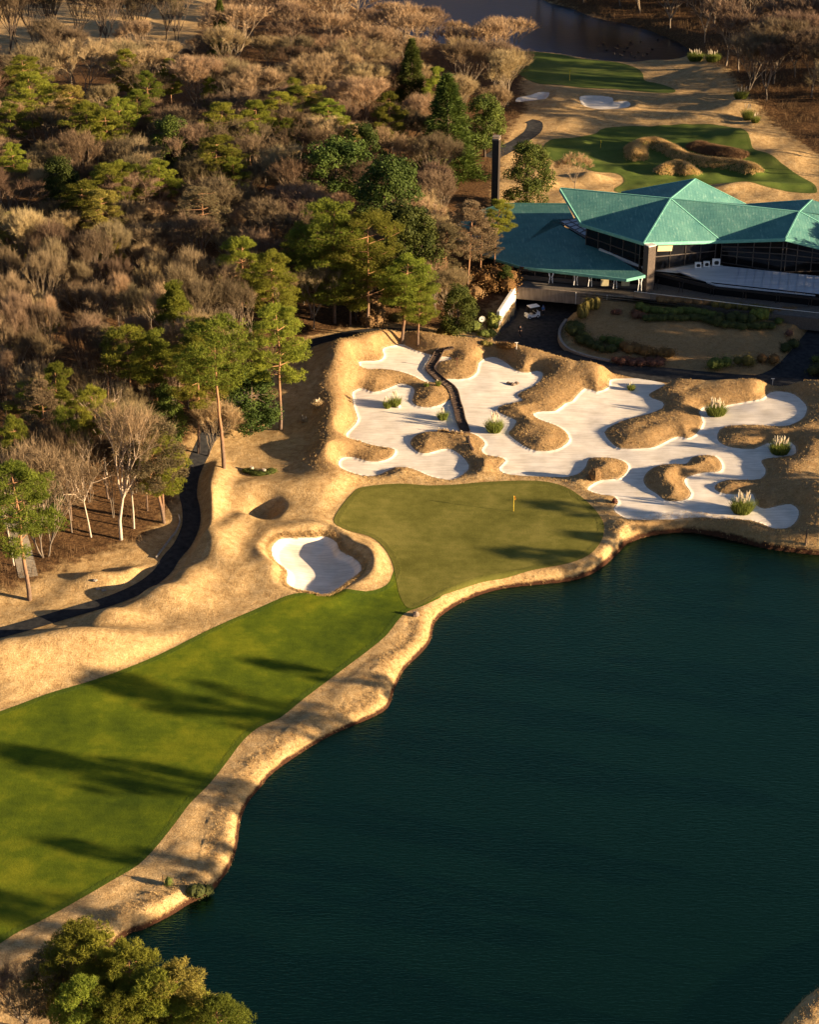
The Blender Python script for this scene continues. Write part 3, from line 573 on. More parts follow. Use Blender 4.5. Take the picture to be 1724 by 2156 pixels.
def pine(seed, h=14.0, start=.5, width=3.2, tiers=9, lean=.05, flat=True, sparse=1.0, trunk_r=.2, cone=False):
    rng = np.random.default_rng(seed); a = rng.uniform(0, 6.28); n = 10; pts = []; off = np.zeros(2); dr_ = np.array([math.cos(a), math.sin(a)])*lean
    for i in range(n+1):
        t = i/n; pts.append([off[0], off[1], t*h-.3]); off = off+dr_*h/n+rng.normal(0, .012*h/n*6, 2)*.5
    pts = np.array(pts); seg = [[*pts[i], *pts[i+1], trunk_r*(1-.8*i/n), trunk_r*(1-.8*(i+1)/n)] for i in range(n)]
    C, Rd = [], []
    for k in range(tiers):
        t = start+(1-start)*(k+.5)/tiers; c0 = np.array([np.interp(t, np.linspace(0, 1, n+1), pts[:,j]) for j in range(3)])
        if cone: w = width*(1.05-(t-start)/(1-start))**.8
        else: w = width*math.sin(math.pi*(.22+.68*(t-start)/(1-start)))**.7*(.8+.4*rng.random())
        nb = int(rng.integers(3, 6)); a0 = rng.uniform(0, 6.28)
        for j in range(nb):
            if rng.random() > sparse+.35: continue
            a = a0+j*6.28/nb+rng.normal(0, .3); L = w*(.65+.5*rng.random()); rise = (.12 if flat else .28)*L+rng.normal(0, .15); x = np.array([math.cos(a), math.sin(a), 0]); y = np.array([-math.sin(a), math.cos(a), 0])
            q = c0
            for s_ in range(3):
                e = c0+x*L*(s_+1)/3+np.array([0, 0, rise*((s_+1)/3)**1.4-.12*math.sin(s_)])+y*rng.normal(0, .12); seg.append([*q, *e, .055*(1-.3*s_)*trunk_r/.2, .055*(.7-.22*s_)*trunk_r/.2]); q = e
                if s_ > 0 or cone:
                    for z_ in range(2 if s_ else 1):
                        if rng.random() > sparse: continue
                        sd_ = rng.choice([-1, 1])*rng.uniform(.15, .85)*L*.33; pc = e+y*sd_+np.array([0,0,.12+rng.normal(0,.1)]); C.append(pc); rr = rng.uniform(.55, 1.0)*min(1, .45+L*.22); Rd.append([rr, rr, rr*(.34 if flat else .5)]); seg.append([*q, *pc, .02, .01])
    for _ in range(5): C.append(pts[-1]+rng.normal(0, .4, 3)*[1,1,.3]); Rd.append([.7,.7,.35])
    C, Rd = np.array(C), np.array(Rd); cv, cf = tufts(C, 62, Rd, .30, .055, rng, .6); return segtubes(seg, 6), (cv, [cf])
def leafcloud(C, Rd, n, size, rng, up=.3):
    C = np.repeat(C, n, 0); u = unit(rng.normal(size=C.shape)); P = C+u*np.repeat(Rd, n, 0)*rng.uniform(.6, 1.06, (len(C), 1)); N = unit(u+rng.normal(0, .6, u.shape)+np.array([0,0,up]))
    x = unit(np.cross(N, rng.normal(size=N.shape))); y = np.cross(N, x); s_ = rng.uniform(.6, 1.2, (len(C), 1))*size/2
    v = np.stack([P-x*s_, P-y*s_*.6, P+x*s_, P+y*s_*.6], 1).reshape(-1, 3); return v, np.arange(len(v)).reshape(-1, 4)
def broadleaf(seed, h=9.0, w=3.2, blobs=62, base_=.10, n=240, size=.26):
    rng = np.random.default_rng(seed); C, Rd = [], []
    for _ in range(blobs):
        t = rng.random()**.8; z = h*(base_+(.93-base_)*t); ww = w*math.sin(math.pi*(.18+.72*t))**.8; a = rng.uniform(0, 6.28); r = ww*rng.random()**.35; rr = rng.uniform(.65, 1.2)*h/9
        C.append([math.cos(a)*r, math.sin(a)*r, z]); Rd.append([rr, rr, rr*.8])
    C.append([0,0,h*.93]); Rd.append([.8,.8,.9]); C, Rd = np.array(C), np.array(Rd); cv, cf = leafcloud(C, Rd, n, size, rng)
    seg = [[0,0,-.3,0,0,h*.4,.2,.15], [0,0,h*.4,.2,.1,h*.8,.15,.05]]+[[0,0,h*rng.uniform(.2,.6),*c,.05,.02] for c in C[::3]]
    return segtubes(seg, 6), (cv, [cf])
def cedar(seed, h=12.0, w=2.6, n=3600):
    rng = np.random.default_rng(seed); t = rng.random(n)**1.25; lay = np.sin(t*h*3.1)*.18+.9; a = rng.uniform(0, 6.28, n); lobes = 1+.22*np.sin(a*5+t*9)
    r = w*(1-t)**.75*lay*lobes*rng.uniform(.45, 1.05, n)**.5; P = np.column_stack([np.cos(a)*r, np.sin(a)*r, h*(.06+.94*t)-.25*r]); out_ = np.column_stack([np.cos(a), np.sin(a), np.full(n, .25)])
    k = 5; P = np.repeat(P, k, 0)+rng.normal(0, .12, (n*k, 3)); Dn = unit(np.repeat(out_, k, 0)+rng.normal(0, .55, (n*k, 3))); cv, cf = twigs_mesh(P, Dn, rng.uniform(.3, .6, n*k), .10, rng)
    return segtubes([[0,0,-.3,0,0,h*.5,.2,.13], [0,0,h*.5,0,0,h*.97,.13,.02]], 6), (cv, [cf])
def meshes(kind, gen, tm, cm):
    (tv, tf), (cv, cf) = gen; tf = tf if isinstance(tf, list) else [tf]; cf = cf if isinstance(cf, list) else [cf]
    return mesh_np('trunk', tv, tf, tm, True), mesh_np('crown', cv, cf, cm)
BARE = [meshes('b', bare_tree(100+i, 10, s_, sp_, dn_, 1.0, tl), bk, tw) for i, (s_, sp_, dn_, tl, bk, tw) in enumerate([
    (1,.37,1.0,.26,'greybark','twigs'), (1,.45,1.0,.22,'greybark','twigs'), (2,.34,.9,.2,'greybark','twigs'), (1,.33,1.0,.30,'greybark','goldtwigs'),
    (2,.38,.9,.2,'greybark','redtwigs'), (1,.40,1.0,.25,'greybark','redtwigs'), (3,.30,.8,.18,'greybark','twigs')])]
GOLD = [meshes('g', bare_tree(200+i, 10, s_, sp_, 1.25, 1.0, .2), 'greybark', 'goldtwigs') for i, (s_, sp_) in enumerate([(1,.42), (2,.36), (1,.48)])]
TALLB = [meshes('t', bare_tree(230+i, 12, 2, .34, .8, 1.0, .3), 'darkbark', 'twigs') for i in range(3)]
DEAD = meshes('d', bare_tree(260, 10, 1, .75, .22, .8, .45), 'palebark', 'twigs')
DEAD2 = meshes('d', bare_tree(261, 12, 1, .38, .45, .8, .42), 'palebark', 'goldtwigs')
PINE = [meshes('p', pine(300+i, 14, st, w, ti, ln), 'pinebark', 'needles') for i, (st, w, ti, ln) in enumerate([(.55,2.9,6,.04), (.45,3.3,8,.03), (.62,3.2,5,.08), (.38,3.0,9,.02), (.6,2.6,6,-.06)])]
FULLP = [meshes('p', pine(320+i, 14, .22, 4.0, 12, .02, False), 'pinebark', 'needles') for i in range(2)]+[meshes('p', pine(325, 14, .14, 3.9, 15, .01, False, cone=True), 'pinebark', 'needles')]
THINP = meshes('p', pine(330, 14, .45, 3.0, 9, .03, True, .6), 'pinebark', 'deadneedles')
GOLDP = meshes('p', pine(331, 13, .40, 3.0, 9, .03, True), 'pinebark', 'yneedles')
BROAD = [meshes('e', broadleaf(340+i, 9, w), 'darkbark', 'evergreen') for i, w in enumerate((3.2, 2.6, 4.0))]
CEDAR = [meshes('c', cedar(350+i, 12, w), 'darkbark', 'cedarleaf') for i, w in enumerate((2.3, 3.0))]
rngT = np.random.default_rng(5)
HREF = {}
for lst, h_ in ((BARE, 10), (GOLD, 10), (TALLB, 12), ([DEAD], 10), ([DEAD2], 12), (PINE, 14), (FULLP, 14), ([THINP], 14), ([GOLDP], 13), (BROAD, 9), (CEDAR, 12)):
    for q in lst: HREF[id(q)] = h_
TREES = []
def tree(name, kind, p, h_, label, cat_, group=None, wide=1.0, rot=None, tilt=None):
    s_ = h_/HREF[id(kind)]; e = bpy.data.objects.new(name, None); link(e); e.location = (p[0], p[1], p[2]-.05); e.empty_display_size = .5; tag(e, label, cat_, group)
    if group and group.startswith('leafless') : lb_, gp_ = lookplace(kind, p[0], p[1]); e['label'] = lb_; e['group'] = gp_
    e.rotation_euler = (rngT.normal(0, .02), rngT.normal(0, .02), rngT.uniform(0, 6.28) if rot is None else rot); e.scale = (s_*wide, s_*wide, s_)
    if tilt is not None: e.rotation_euler = (0, tilt, e.rotation_euler[2])
    for nm, me in zip(('trunk', 'crown'), kind): add(nm, me, e)
    TREES.append((p[0], p[1]))
    if any(kind is q for q in BROAD+CEDAR): TREES.extend([(p[0]+a, p[1]+b_-1) for a, b_ in ((2,-2),(-2,-2),(0,-4))])
    return e
# --- named evergreens: (frame x, frame y of the top, height, kind, name, label, wide)
LP = 'pine_tree'; BT = 'bare_tree'
ONE = [
 (700,432,15,FULLP[0],LP,'tallest full green pine in the clump at the middle of the wood edge','pine',1.1), (770,455,14,FULLP[1],LP,'broad yellow-green pine, right one of the two tallest in the middle clump','pine',1.1),
 (650,478,13,FULLP[1],LP,'green pine at the left side of the middle clump above brown brush','pine',1.0), (735,505,12,FULLP[0],LP,'green pine low in front of the middle clump','pine',1.0),
 (500,500,14,PINE[3],LP,'dark layered pine with orange trunk left of the middle clump','pine',1.2), (572,528,15,PINE[3],LP,'tall layered pine between the middle clump and the dark layered pine','pine',1.0),
 (845,535,12,PINE[1],LP,'wide green pine above the road bend beside the bare saplings','pine',1.3), (880,585,9,PINE[3],LP,'low spreading pine just above the road bend','pine',1.1),
 (362,592,16,FULLP[2],LP,'pointed pyramid-shaped green pine above the left slope','pine',.95), (425,672,15,PINE[3],LP,'layered pine just right below the pointed pyramid pine','pine',1.0),
 (402,700,17,PINE[1],LP,'tall pine whose straight trunk stands left of the leaning one','pine',.9), (596,655,18,PINE[1],LP,'tall lone pine with bare curved trunk at the rough left of the bunkers','pine',1.05),
 (432,690,21.5,PINE[2],LP,'tallest roadside pine with a long pale leaning trunk beside the cart path','pine',.95),
 (522,768,10,BROAD[1],'evergreen_tree','rounded bright green tree between the leaning pine and the lone pine','tree',1.25),
 (375,905,13.5,PINE[3],LP,'bright green pine leaning over the bend of the cart path','pine',.95),
 (30,972,17.5,PINE[1],LP,'green pine with thick brown trunk at the left edge near the path','pine',1.15), (345,810,9,BROAD[1],'evergreen_tree','compact mid-green tree among thin trunks left of the pines','tree',.9),
 (80,803,12,PINE[0],LP,'flat-topped dark green pine at the left below the grey brush','pine',1.2), (268,700,15,PINE[2],LP,'layered pine with bare orange stem in the left slope','pine',1.1),
 (325,702,14,PINE[0],LP,'pine with forked pale stem left of the pointed pyramid pine','pine',1.2), (215,690,12,THINP,LP,'thin dull brown pine next to the layered left slope pine','pine',1.0),
 (10,455,11,GOLDP,LP,'golden-tinged pine cut by the left edge of the picture','pine',1.2), (0,655,9,PINE[3],LP,'dark green pine at the left edge under the golden pine','pine',1.1), (100,640,9,PINE[0],LP,'small dark pine under the big grey brush on the left','pine',.9),
 (865,85,13,CEDAR[1],'conifer_tree','narrow dark conifer spire among tawny trees by the pond','conifer',1.0), (457,2,11,CEDAR[0],'conifer_tree','slim conifer at the top edge above the left wood','conifer',.9),
 (945,160,15,CEDAR[1],'conifer_tree','large bright green conifer beside the rounded evergreen near the chimney','conifer',1.35), (915,142,13,PINE[0],LP,'dark pine top behind the large bright conifer','pine',.7),
 (1023,200,12,BROAD[1],'evergreen_tree','rounded dark evergreen standing between conifer and chimney','tree',1.05), (1112,298,12,BROAD[0],'evergreen_tree','full evergreen tree right beside the dark chimney','tree',1.0),
 (700,288,11,BROAD[2],'evergreen_tree','very dark domed evergreen in the middle of the wood','tree',1.25), (830,328,14,BROAD[0],'evergreen_tree','tall dark evergreen with lit edge right of the domed one','tree',.9),
 (850,425,13,BROAD[0],'evergreen_tree','lower dark evergreen between the tall one and the pine clump','tree',.95), (880,470,11,BROAD[1],'evergreen_tree','dark evergreen at the right foot of the pine clump','tree',1.0),
 (120,330,8,BROAD[1],'evergreen_tree','small green tree in the shade of the left wood','tree',.9), (355,245,9,BROAD[1],'evergreen_tree','dark green tree hiding behind a grey shrubby tree in the wood','tree',1.0),
 (90,505,6,BROAD[1],'evergreen_tree','small round green tree far left in the shade','tree',.9), (760,260,9,BROAD[2],'evergreen_tree','dark evergreen behind the domed evergreen','tree',.8),
 (820,195,13,PINE[3],LP,'green pine with visible orange stem right of the yellow-topped pines','pine',.9), (470,218,12,PINE[3],LP,'wide bright green pine in the upper middle of the wood','pine',1.35),
 (460,290,12,PINE[1],LP,'wide layered pine just below the upper middle bright pine','pine',1.4), (525,262,10,PINE[0],LP,'green pine right below the upper bright pine','pine',1.2),
 (375,350,13,THINP,LP,'sparse grey-brown dying pine in the middle of the wood','pine',1.3), (330,335,11,PINE[0],LP,'green pine crown left of the dying pine','pine',1.2), (415,400,12,THINP,LP,'thin brown pine with tiered dead limbs','pine',1.2),
 (225,492,8,GOLDP,LP,'small yellow-green pine crown glowing in the shaded wood','pine',1.0), (100,985,8,BROAD[1],'evergreen_tree','low green tree behind the left edge pine','tree',.6),
 (985,428,15,THINP,LP,'thin half-bare pine standing left of the clubhouse roof','pine',1.0), (1040,425,13,PINE[2],LP,'pine with flat green top against the teal lower roof','pine',.9), (1012,470,10,THINP,LP,'sparse brown pine in front of the lower teal roof','pine',1.3), (940,475,11,THINP,LP,'dead-looking thin pine behind the brown brush by the clubhouse','pine',1.0),
 (1085,542,4.2,BROAD[1],'evergreen_tree','small round green tree at the corner of the lower roof','tree',1.0), (965,600,7,BROAD[1],'evergreen_tree','dark glossy tree above the round white sign','tree',1.0),
 (300,880,6,PINE[0],LP,'low dark pine sapling among thin trunks near the path','pine',1.0),
]
TILT = {1085: (0, (1064, 612)), 432: (-.13, (470, 985)), 375: (.16, (345, 1100)), 596: (.03, (590, 905))}
for x, y, h_, k, nm, lb, ct, wd in ONE:
    if y < 470 and 90 < x < 960 and (any(k is q for q in BROAD+CEDAR+FULLP)): h_ += 3.5
    elif 150 < x < 1000 and y < 620 and h_ < 14: h_ += 1.5
    tl, bs = TILT.get(x, (None, None)); tree(nm, k, G(*bs) if bs else G(x, y, h_), h_, lb, ct, None, wd, None, tl)
# single leafless trees one can tell apart, by the foot of the trunk
for x, y, h_, k, lb, wd in [(255,1136,17,DEAD2,'tall white-trunked bare tree with pale flat top near the cart path',1.0), (282,1112,15,DEAD2,'reddish bare trunk right beside the white-trunked tree',.7),
      (192,1130,14,DEAD,'dark straight bare trunk left of the white-trunked tree',.6), (95,1170,15,BARE[6],'wide silvery bare tree behind the left edge pine',1.0), (330,1018,9,DEAD,'pale snapped trunk beside the leaning pine over the path',.4),
      (435,960,8,GOLD[1],'twiggy golden bare tree at the foot of the tall leaning pine',1.0), (555,845,9,BARE[4],'dark bare tree spreading low beside the lone pine trunk',1.1), (1210,398,6.5,GOLD[2],'pale airy bare tree between chimney evergreen and dune fairway',1.05),
      (920,660,9,GOLD[1],'lit bare saplings beside the dark glossy tree',.8), (900,655,8,GOLD[0],'slim lit bare tree above the road bend',.8), (1095,420,7,DEAD,'slim pale tree in front of the chimney evergreen',.9), (30,1190,15,DEAD,'thin bare trunk next to the left edge pine',.5), (370,800,14,DEAD2,'forked pale bare tree in the left slope',.7), (225,1000,13,DEAD,'thin twisted bare tree with pink-lit limbs',.8)]:
    tree(BT, k, G(x, y), h_, lb, 'bare tree', None, wd)
for x, y, h_, k, lb in [(150,1095,15,PINE[0],'slim pine with high flat crown among the thin trunks at lower left'), (100,1055,16,THINP,'tall thin brown pine behind the slim flat-crowned pine'), (228,1050,15,PINE[2],'tall thin-stemmed pine above the white-trunked bare tree'),
      (310,1075,12,THINP,'thin brown-needled pine left of the leaning path pine'), (58,1120,15,PINE[4],'narrow pine close behind the left edge pine'), (130,1000,15,PINE[4],'narrow green pine in the thin stand at lower left')]:
    tree(LP, k, G(x, y), h_, lb, 'pine', None, .7)
# leafless trees filling the woods
ptsW = []
def fill(s_mask, step, n_max, rng, ymin=0, ymax=1e9):
    got = []; m_ = s_mask & (np.abs(UU) < 1.02) & (YY > ymin) & (YY < ymax); iy, ix = np.where(m_); o = rng.permutation(len(iy))
    for k in o:
        x, y = XX[iy[k], ix[k]], YY[iy[k], ix[k]]; c = 1.0
        if any((x-a)**2+(y-b_)**2 < (step*st_)**2 for a, b_, st_ in ptsW): continue
        ptsW.append((x, y, 1.0)); got.append((x, y))
        if len(got) >= n_max: break
    return got
rngF = np.random.default_rng(77)
def pinelabel(i, x, y, h_):
    px = 862+FPX*x/(y*cp+106*sp); a = 'at the far left edge' if px < 60 else 'left of centre-left' if px < 160 else 'in the left middle' if px < 270 else 'towards the centre' if px < 420 else 'centre-right' if px < 600 else 'near the middle cedar side'
    d_ = 'lowest band of the upper wood' if y < 330 else 'middle band of the upper wood' if y < 370 else 'top band of the upper wood'
    lk = 'golden-tinged small' if i in (3, 15, 22) else ('wide flat-crowned', 'layered green', 'flat-topped bright', 'tiered slim', 'broad leaning')[i % 5]
    return '%s pine %s, %s' % (lk, a, d_)
def lookplace(kind, x, y):
    i = next((i for i, q in enumerate(BARE) if q is kind), None)
    look = {0:'grey-brown single-stemmed', 1:'grey-brown broad-headed', 2:'grey-brown twin-stemmed', 3:'pale golden slender', 4:'dark reddish twin-stemmed', 5:'dark reddish single-stemmed', 6:'grey-brown many-stemmed'}.get(i, 'tawny golden')
    px = 862+FPX*x/(y*cp+106*sp); d_ = y
    col = 'at the far left' if px < 200 else 'left of the middle pines' if px < 430 else 'above the middle pine clump' if px < 700 else 'between pine clump and chimney' if px < 1000 else 'beside chimney and pond green' if px < 1240 else 'on the right-hand bank'
    row = 'lowest rows near the cart path' if d_ < 235 else 'lower rows of the wood' if d_ < 268 else 'mid-height rows of the wood' if d_ < 310 else 'upper middle rows of the wood' if d_ < 355 else 'far rows of the wood' if d_ < 405 else 'farthest rows toward the pond'
    return '%s leafless tree %s, %s' % (look, col, row), '%s leafless trees %s, %s' % (look, col, row)
# wood-wide pines that only differ by place
MID = [(40,120,11,1.4),(100,175,9,1.1),(60,155,12,1.3),(150,180,10,1.1),(180,215,11,1.2),(15,215,10,1.1),(245,205,10,1.2),(265,105,10,1.0),(310,150,9,1.1),(355,125,8,1.0),(230,235,10,1.2),(280,190,9,1.0),
       (540,212,10,1.2),(580,195,10,1.2),(625,182,10,1.2),(655,180,10,1.2),(700,212,10,1.2),(620,165,9,.9),(215,345,10,1.4),(250,340,9,1.2),(290,350,9,1.1),(170,385,9,1.4),(215,400,9,1.2),(55,130,9,1),(440,165,7,.8),(490,330,8,1.1),(20,300,9,1.0),(600,250,8,1.0),(720,250,9,1.0)]
for i, (x, y, h_, wd) in enumerate(MID):
    h_ += 2.8
    tree(LP, PINE[[0,1,3,0,3][i % 5]] if i not in (3, 15, 22) else GOLDP, G(x, y, h_), h_, pinelabel(i, *G(x, y, h_)[:2], h_), 'pine', 'pines scattered through the upper wood', wd)
for (x, y) in TREES: ptsW.append((x, y, .45))
fw = (D['forest'] < -2) & ~((XX > 7) & (YY > 255) & (YY < 338))
near = fill(fw, 5.0, 80, rngF, 195, 262); midz = fill(fw, 6.0, 120, rngF, 262, 345); farz = fill(fw, 7.2, 96, rngF, 345, 470)
for i, (x, y) in enumerate(near):
    d = rngF.random(); lf = x < -22; hh = rngF.uniform(9.5, 14) if lf else rngF.uniform(6.5, 11.5)
    tree(BT, BARE[rngF.integers(7)] if d < .8 else GOLD[rngF.integers(3)], on(x, y), hh, 'leafless brown tree in the lower wood beside the cart path', 'bare tree', 'leafless trees of the lower wood', rngF.uniform(.5, .75) if lf else rngF.uniform(.85, 1.15))
for i, (x, y) in enumerate(midz):
    gold = x > -12 and rngF.random() < .45
    tree(BT, GOLD[rngF.integers(3)] if gold or rngF.random() < .12 else BARE[rngF.integers(7)], on(x, y), rngF.uniform(7, 12), 'leafless grey-brown tree between pines in the middle of the wood', 'bare tree', 'leafless trees of the middle wood', rngF.uniform(.9, 1.3))
FARJ = []
for i, (x, y) in enumerate(farz):
    low = x < -45 and y > 388
    gold = rngF.random() < (.75 if x > -40 else .4)
    FARJ.append((y, x, GOLD[rngF.integers(3)] if gold else BARE[rngF.integers(7)], rngF.uniform(3, 4.5) if low else rngF.uniform(7, 9) if x > -12 and y > 425 else rngF.uniform(8.5, 13.5), rngF.uniform(1.0, 1.35), 0))
for x, y in fill(D['forest2'] < -1, 5.8, 75, rngF, 300, 520)+[(104,350),(110,372),(112,395),(100,330)]:
    FARJ.append((y, x, BARE[[0,1,2,3,6][rngF.integers(5)]], rngF.uniform(11, 15), rngF.uniform(1.1, 1.4), 1))
FARJ.sort(key=lambda t: t[0]); RESTJ = FARJ[64:]
for y, x, k_, h_, wd, z_ in FARJ[:64]: tree(BT, k_, on(x, y), h_, 'x', 'bare tree', 'leafless', wd)
SIMPLE = [bare_tree(900+i, 10, s_, sp_, .45, 1.9, .25) for i, (s_, sp_) in enumerate([(1,.40), (2,.36), (1,.46)])]
tb, cb, gb = [], [], []
for i, (y, x, k_, h_, wd, z_) in enumerate(RESTJ):
    (tv, tf), (cv, cf) = SIMPLE[i % 3]; a = rngF.uniform(0, 6.28); q = h_/10; mr = np.array([[math.cos(a), -math.sin(a), 0], [math.sin(a), math.cos(a), 0], [0, 0, 1]])*np.array([wd*q, wd*q, q]); o = on(x, y)
    tb.append((tv@mr.T+o, tf[0])); (cb if z_ or not any(k_ is g for g in GOLD) else gb).append((cv@mr.T+o, cf[0]))
tv, tf = cat(tb); cv, cf = cat(cb); gv, gf = cat(gb); me = mesh_np('far_trees', np.concatenate([tv, cv, gv]), [tf, np.concatenate([cf+len(tv), gf+len(tv)+len(cv)])], 'greybark'); me.materials.append(M['twigs']); me.materials.append(M['goldtwigs'])
me.polygons.foreach_set('material_index', np.concatenate([np.zeros(len(tf), np.int32), np.ones(len(cf), np.int32), np.full(len(gf), 2, np.int32)]))
tag(add('far_trees', me), 'mass of small leafless trees farthest back in the woods round the pond', 'woodland', kind='stuff')
for i, x in enumerate([-15,18,45,78,100,128,160,205,225,262,285,300,345,372]):
    tree(BT, TALLB[i % 3], G(x, 108+rngF.uniform(-7, 7)), rngF.uniform(13, 16), '%s dark-stemmed bare tree in the top left row, %s' % (('tall forked', 'tall narrow', 'tall leaning')[i % 3], ('left third' if x < 110 else 'middle third' if x < 240 else 'right third')+' of it'), 'bare tree', 'tall bare trees in the row at the upper left', 1.0)
# off-frame trees on the east shore: they throw the long shadows across the fairway, green and lawn
SHADE = [(70,136.5,20.5,FULLP[0],.55),(72,146,17,PINE[3],.5),(60,126,19.5,FULLP[1],.5),(57,114,17,PINE[3],.6),(60,117.5,14,PINE[1],.5),(58,104,19,FULLP[0],.6),(56,99,18,PINE[1],.9),
        (76,153,12,PINE[1],.9),(76,158,10,PINE[3],.9),(80,176,13,PINE[1],1.0),(86,181,12,PINE[3],.9),(84,169,10,PINE[0],.8),
        (92,186,14,PINE[0],.8),(88,200,10,PINE[0],.8),(90,212,10,PINE[3],.9)]
SHADE += [(86+(i % 2)*7, 236+i*3.1, 13.2+(i % 3)*.7, (FULLP[0], BROAD[2], FULLP[1])[i % 3], (1.0, 1.15, 1.0)[i % 3]) for i in range(14)]
SHADE += [(112+(i % 3)*6, 372+i*13, 13+(i % 3), (FULLP[0], BROAD[2], PINE[1])[i % 3], 1.1) for i in range(10)]
for x, y, h_, k, wd in SHADE:
    tree(LP if k not in BROAD else 'evergreen_tree', k, on(x, y), h_, 'tall evergreen on the shore beyond the right edge of the view', 'tree', 'evergreens on the right-hand shore', wd)
# bottom-left pines, seen from above
for x, y, h_, k, lb, wd in [(150,1950,13,PINE[3],'green pine crown highest in the clump at the lower left corner',1.1), (205,1965,13,PINE[3],'bright green pine right of the highest one in the lower left clump',.9), (95,2010,10,THINP,'rust-brown bare pine at the left of the lower left clump',1.1),
      (265,1995,13,PINE[1],'full green pine in the middle of the lower left clump',.9), (330,2045,12,PINE[3],'green pine behind the golden crown in the lower left clump',1.2), (375,2035,12,GOLDP,'golden-lit pine crown over the water at the lower left',1.0), (165,2060,12,PINE[3],'green pine in the shade of the lower left clump',.9),
      (250,2085,11,FULLP[1],'low green pine at the bottom edge of the lower left clump',.9), (455,2105,11,PINE[3],'rightmost green pine crown at the bottom edge over the lake',1.1), (350,2115,10,FULLP[0],'pine cut by the bottom edge below the golden crown',.9)]:
    tree(LP, k, G(x, y, h_), h_, lb, 'pine', None, wd)
tree(BT, BARE[2], G(60,2160), 6, 'grey bare shrub tree under the lower left pines', 'bare tree', None, 1.2)
# undergrowth: one countless mass of twigs and litter under the woods
PU = sel((D['forest'] < .5) & (np.abs(UU) < 1.02) & (YY < 470), 26000, rngF); keep = vnoise(PU[:,0], PU[:,1], 7, 31)+vnoise(PU[:,0], PU[:,1], 2.5, 32)*.7 > .25; PU = PU[keep]
hgt = 1.0+.6*vnoise(PU[:,0], PU[:,1], 9, 33); v, f = blades(PU, 7, .45, np.repeat(hgt, 7), .045, .45, rngF)
tag(add('undergrowth', mesh_np('undergrowth', v, [f], 'brush')), 'brown tangled undergrowth covering the floor of the wood', 'undergrowth', kind='stuff')
PU = sel((D['forest2'] < .5) & (np.abs(UU) < 1.02) & (YY < 500), 4000, rngF); v, f = blades(PU, 7, .5, 1.1, .05, .45, rngF)
tag(add('undergrowth', mesh_np('undergrowth', v, [f], 'brush')), 'dark brown undergrowth on the bank right of the pond', 'undergrowth', kind='stuff')
# ------------------------------------------------------------------ clubhouse
def roofmat():
    m, nt, b = new_mat('patina_copper', .72, .25); P = pos(nt)
    n1 = noise(nt, .35, 5, P, .65); n2 = noise(nt, 2.0, 4, pos(nt, (1.6, .25, 1), .6), .6); n3 = noise(nt, 7, 3, P, .7)
    c = ramp(nt, n1, [(.3, (.048,.155,.140)), (.7, (.095,.235,.190))]); c = mix(nt, mrange(nt, n2, .52, .75), c, (.17,.31,.25)); c = mix(nt, .4, c, ramp(nt, n3, [(.35, (.75,.75,.75)), (.65, (1.15,1.15,1.15))]), 'MULTIPLY')
    w = nd(nt, 'ShaderNodeTexWave', bands_direction='X'); w.inputs['Scale'].default_value = .62; w.inputs['Distortion'].default_value = .0; nt.links.new(P, w.inputs['Vector'])
    w2 = nd(nt, 'ShaderNodeTexWave', bands_direction='Y'); w2.inputs['Scale'].default_value = .5; nt.links.new(P, w2.inputs['Vector'])
    seam = math_(nt, 'MAXIMUM', mrange(nt, w.outputs['Fac'], .93, 1.0), math_(nt, 'MULTIPLY', mrange(nt, w2.outputs['Fac'], .92, 1.0), .7)); c = mix(nt, math_(nt, 'MULTIPLY', seam, .28), c, (.02,.09,.08))
    nt.links.new(c, b.inputs['Base Color']); bumpn(nt, b, math_(nt, 'ADD', seam, math_(nt, 'MULTIPLY', n3, .4)), .35, .05); return m
M['roof'] = roofmat()
M['fascia'] = simple('patina_trim', (.13,.36,.27), (.20,.46,.35), 2, .6, .2)
M['concrete'] = simple('stained_concrete', (.15,.115,.085), (.27,.21,.155), 1.2, .9, .1, .3, stretch=(2.2,2.2,.4))
M['palewall'] = simple('pale_wall', (.55,.50,.42), (.68,.63,.55), 1.0, .9, .1)
M['brick'] = simple('dark_brick', (.075,.058,.045), (.13,.10,.078), 6, .9, .1, .3)
M['blackbrick'] = simple('black_brick', (.022,.017,.014), (.045,.035,.028), 6, .9, .1, .3)
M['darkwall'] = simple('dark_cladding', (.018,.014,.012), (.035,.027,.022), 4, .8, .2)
M['glass'] = simple('dark_glass', (.006,.006,.007), (.012,.011,.011), 2, .12, .5)
M['mullion'] = simple('bronze_frame', (.06,.045,.035), (.09,.07,.055), 5, .5, .4)
M['white'] = simple('white_paint', (.70,.68,.64), (.82,.80,.76), 3, .6, .3)
M['metalroof'] = simple('grey_metal_roof', (.33,.34,.36), (.46,.46,.48), .9, .55, .3, .1, stretch=(.3,2,1))
M['cream'] = simple('cream_panel', (.42,.36,.20), (.5,.43,.25), 3, .8, .1)
M['black'] = simple('black_rubber', (.01,.01,.01), (.02,.02,.02), 4, .7, .2)
M['blue'] = simple('blue_cloth', (.03,.09,.22), (.05,.13,.30), 5, .8, .1)
M['slab'] = simple('terrace_paving', (.10,.085,.07), (.16,.135,.11), 3, .9, .1)
RZ = dict(A=(482,352,15.57), B=(585,522,11.79), C=(885,612,12.66), D=(1012,402,15.39), E=(1250,602,10.99), F=(1130,308,16.17), G=(1375,430,12.24), H=(1630,465,14.32), I=(1565,592,12.93), K=(1690,408,14.86), L=(775,372,13.02))
W = {k: V(*C1(a, b_), z) for k, (a, b_, z) in RZ.items()}
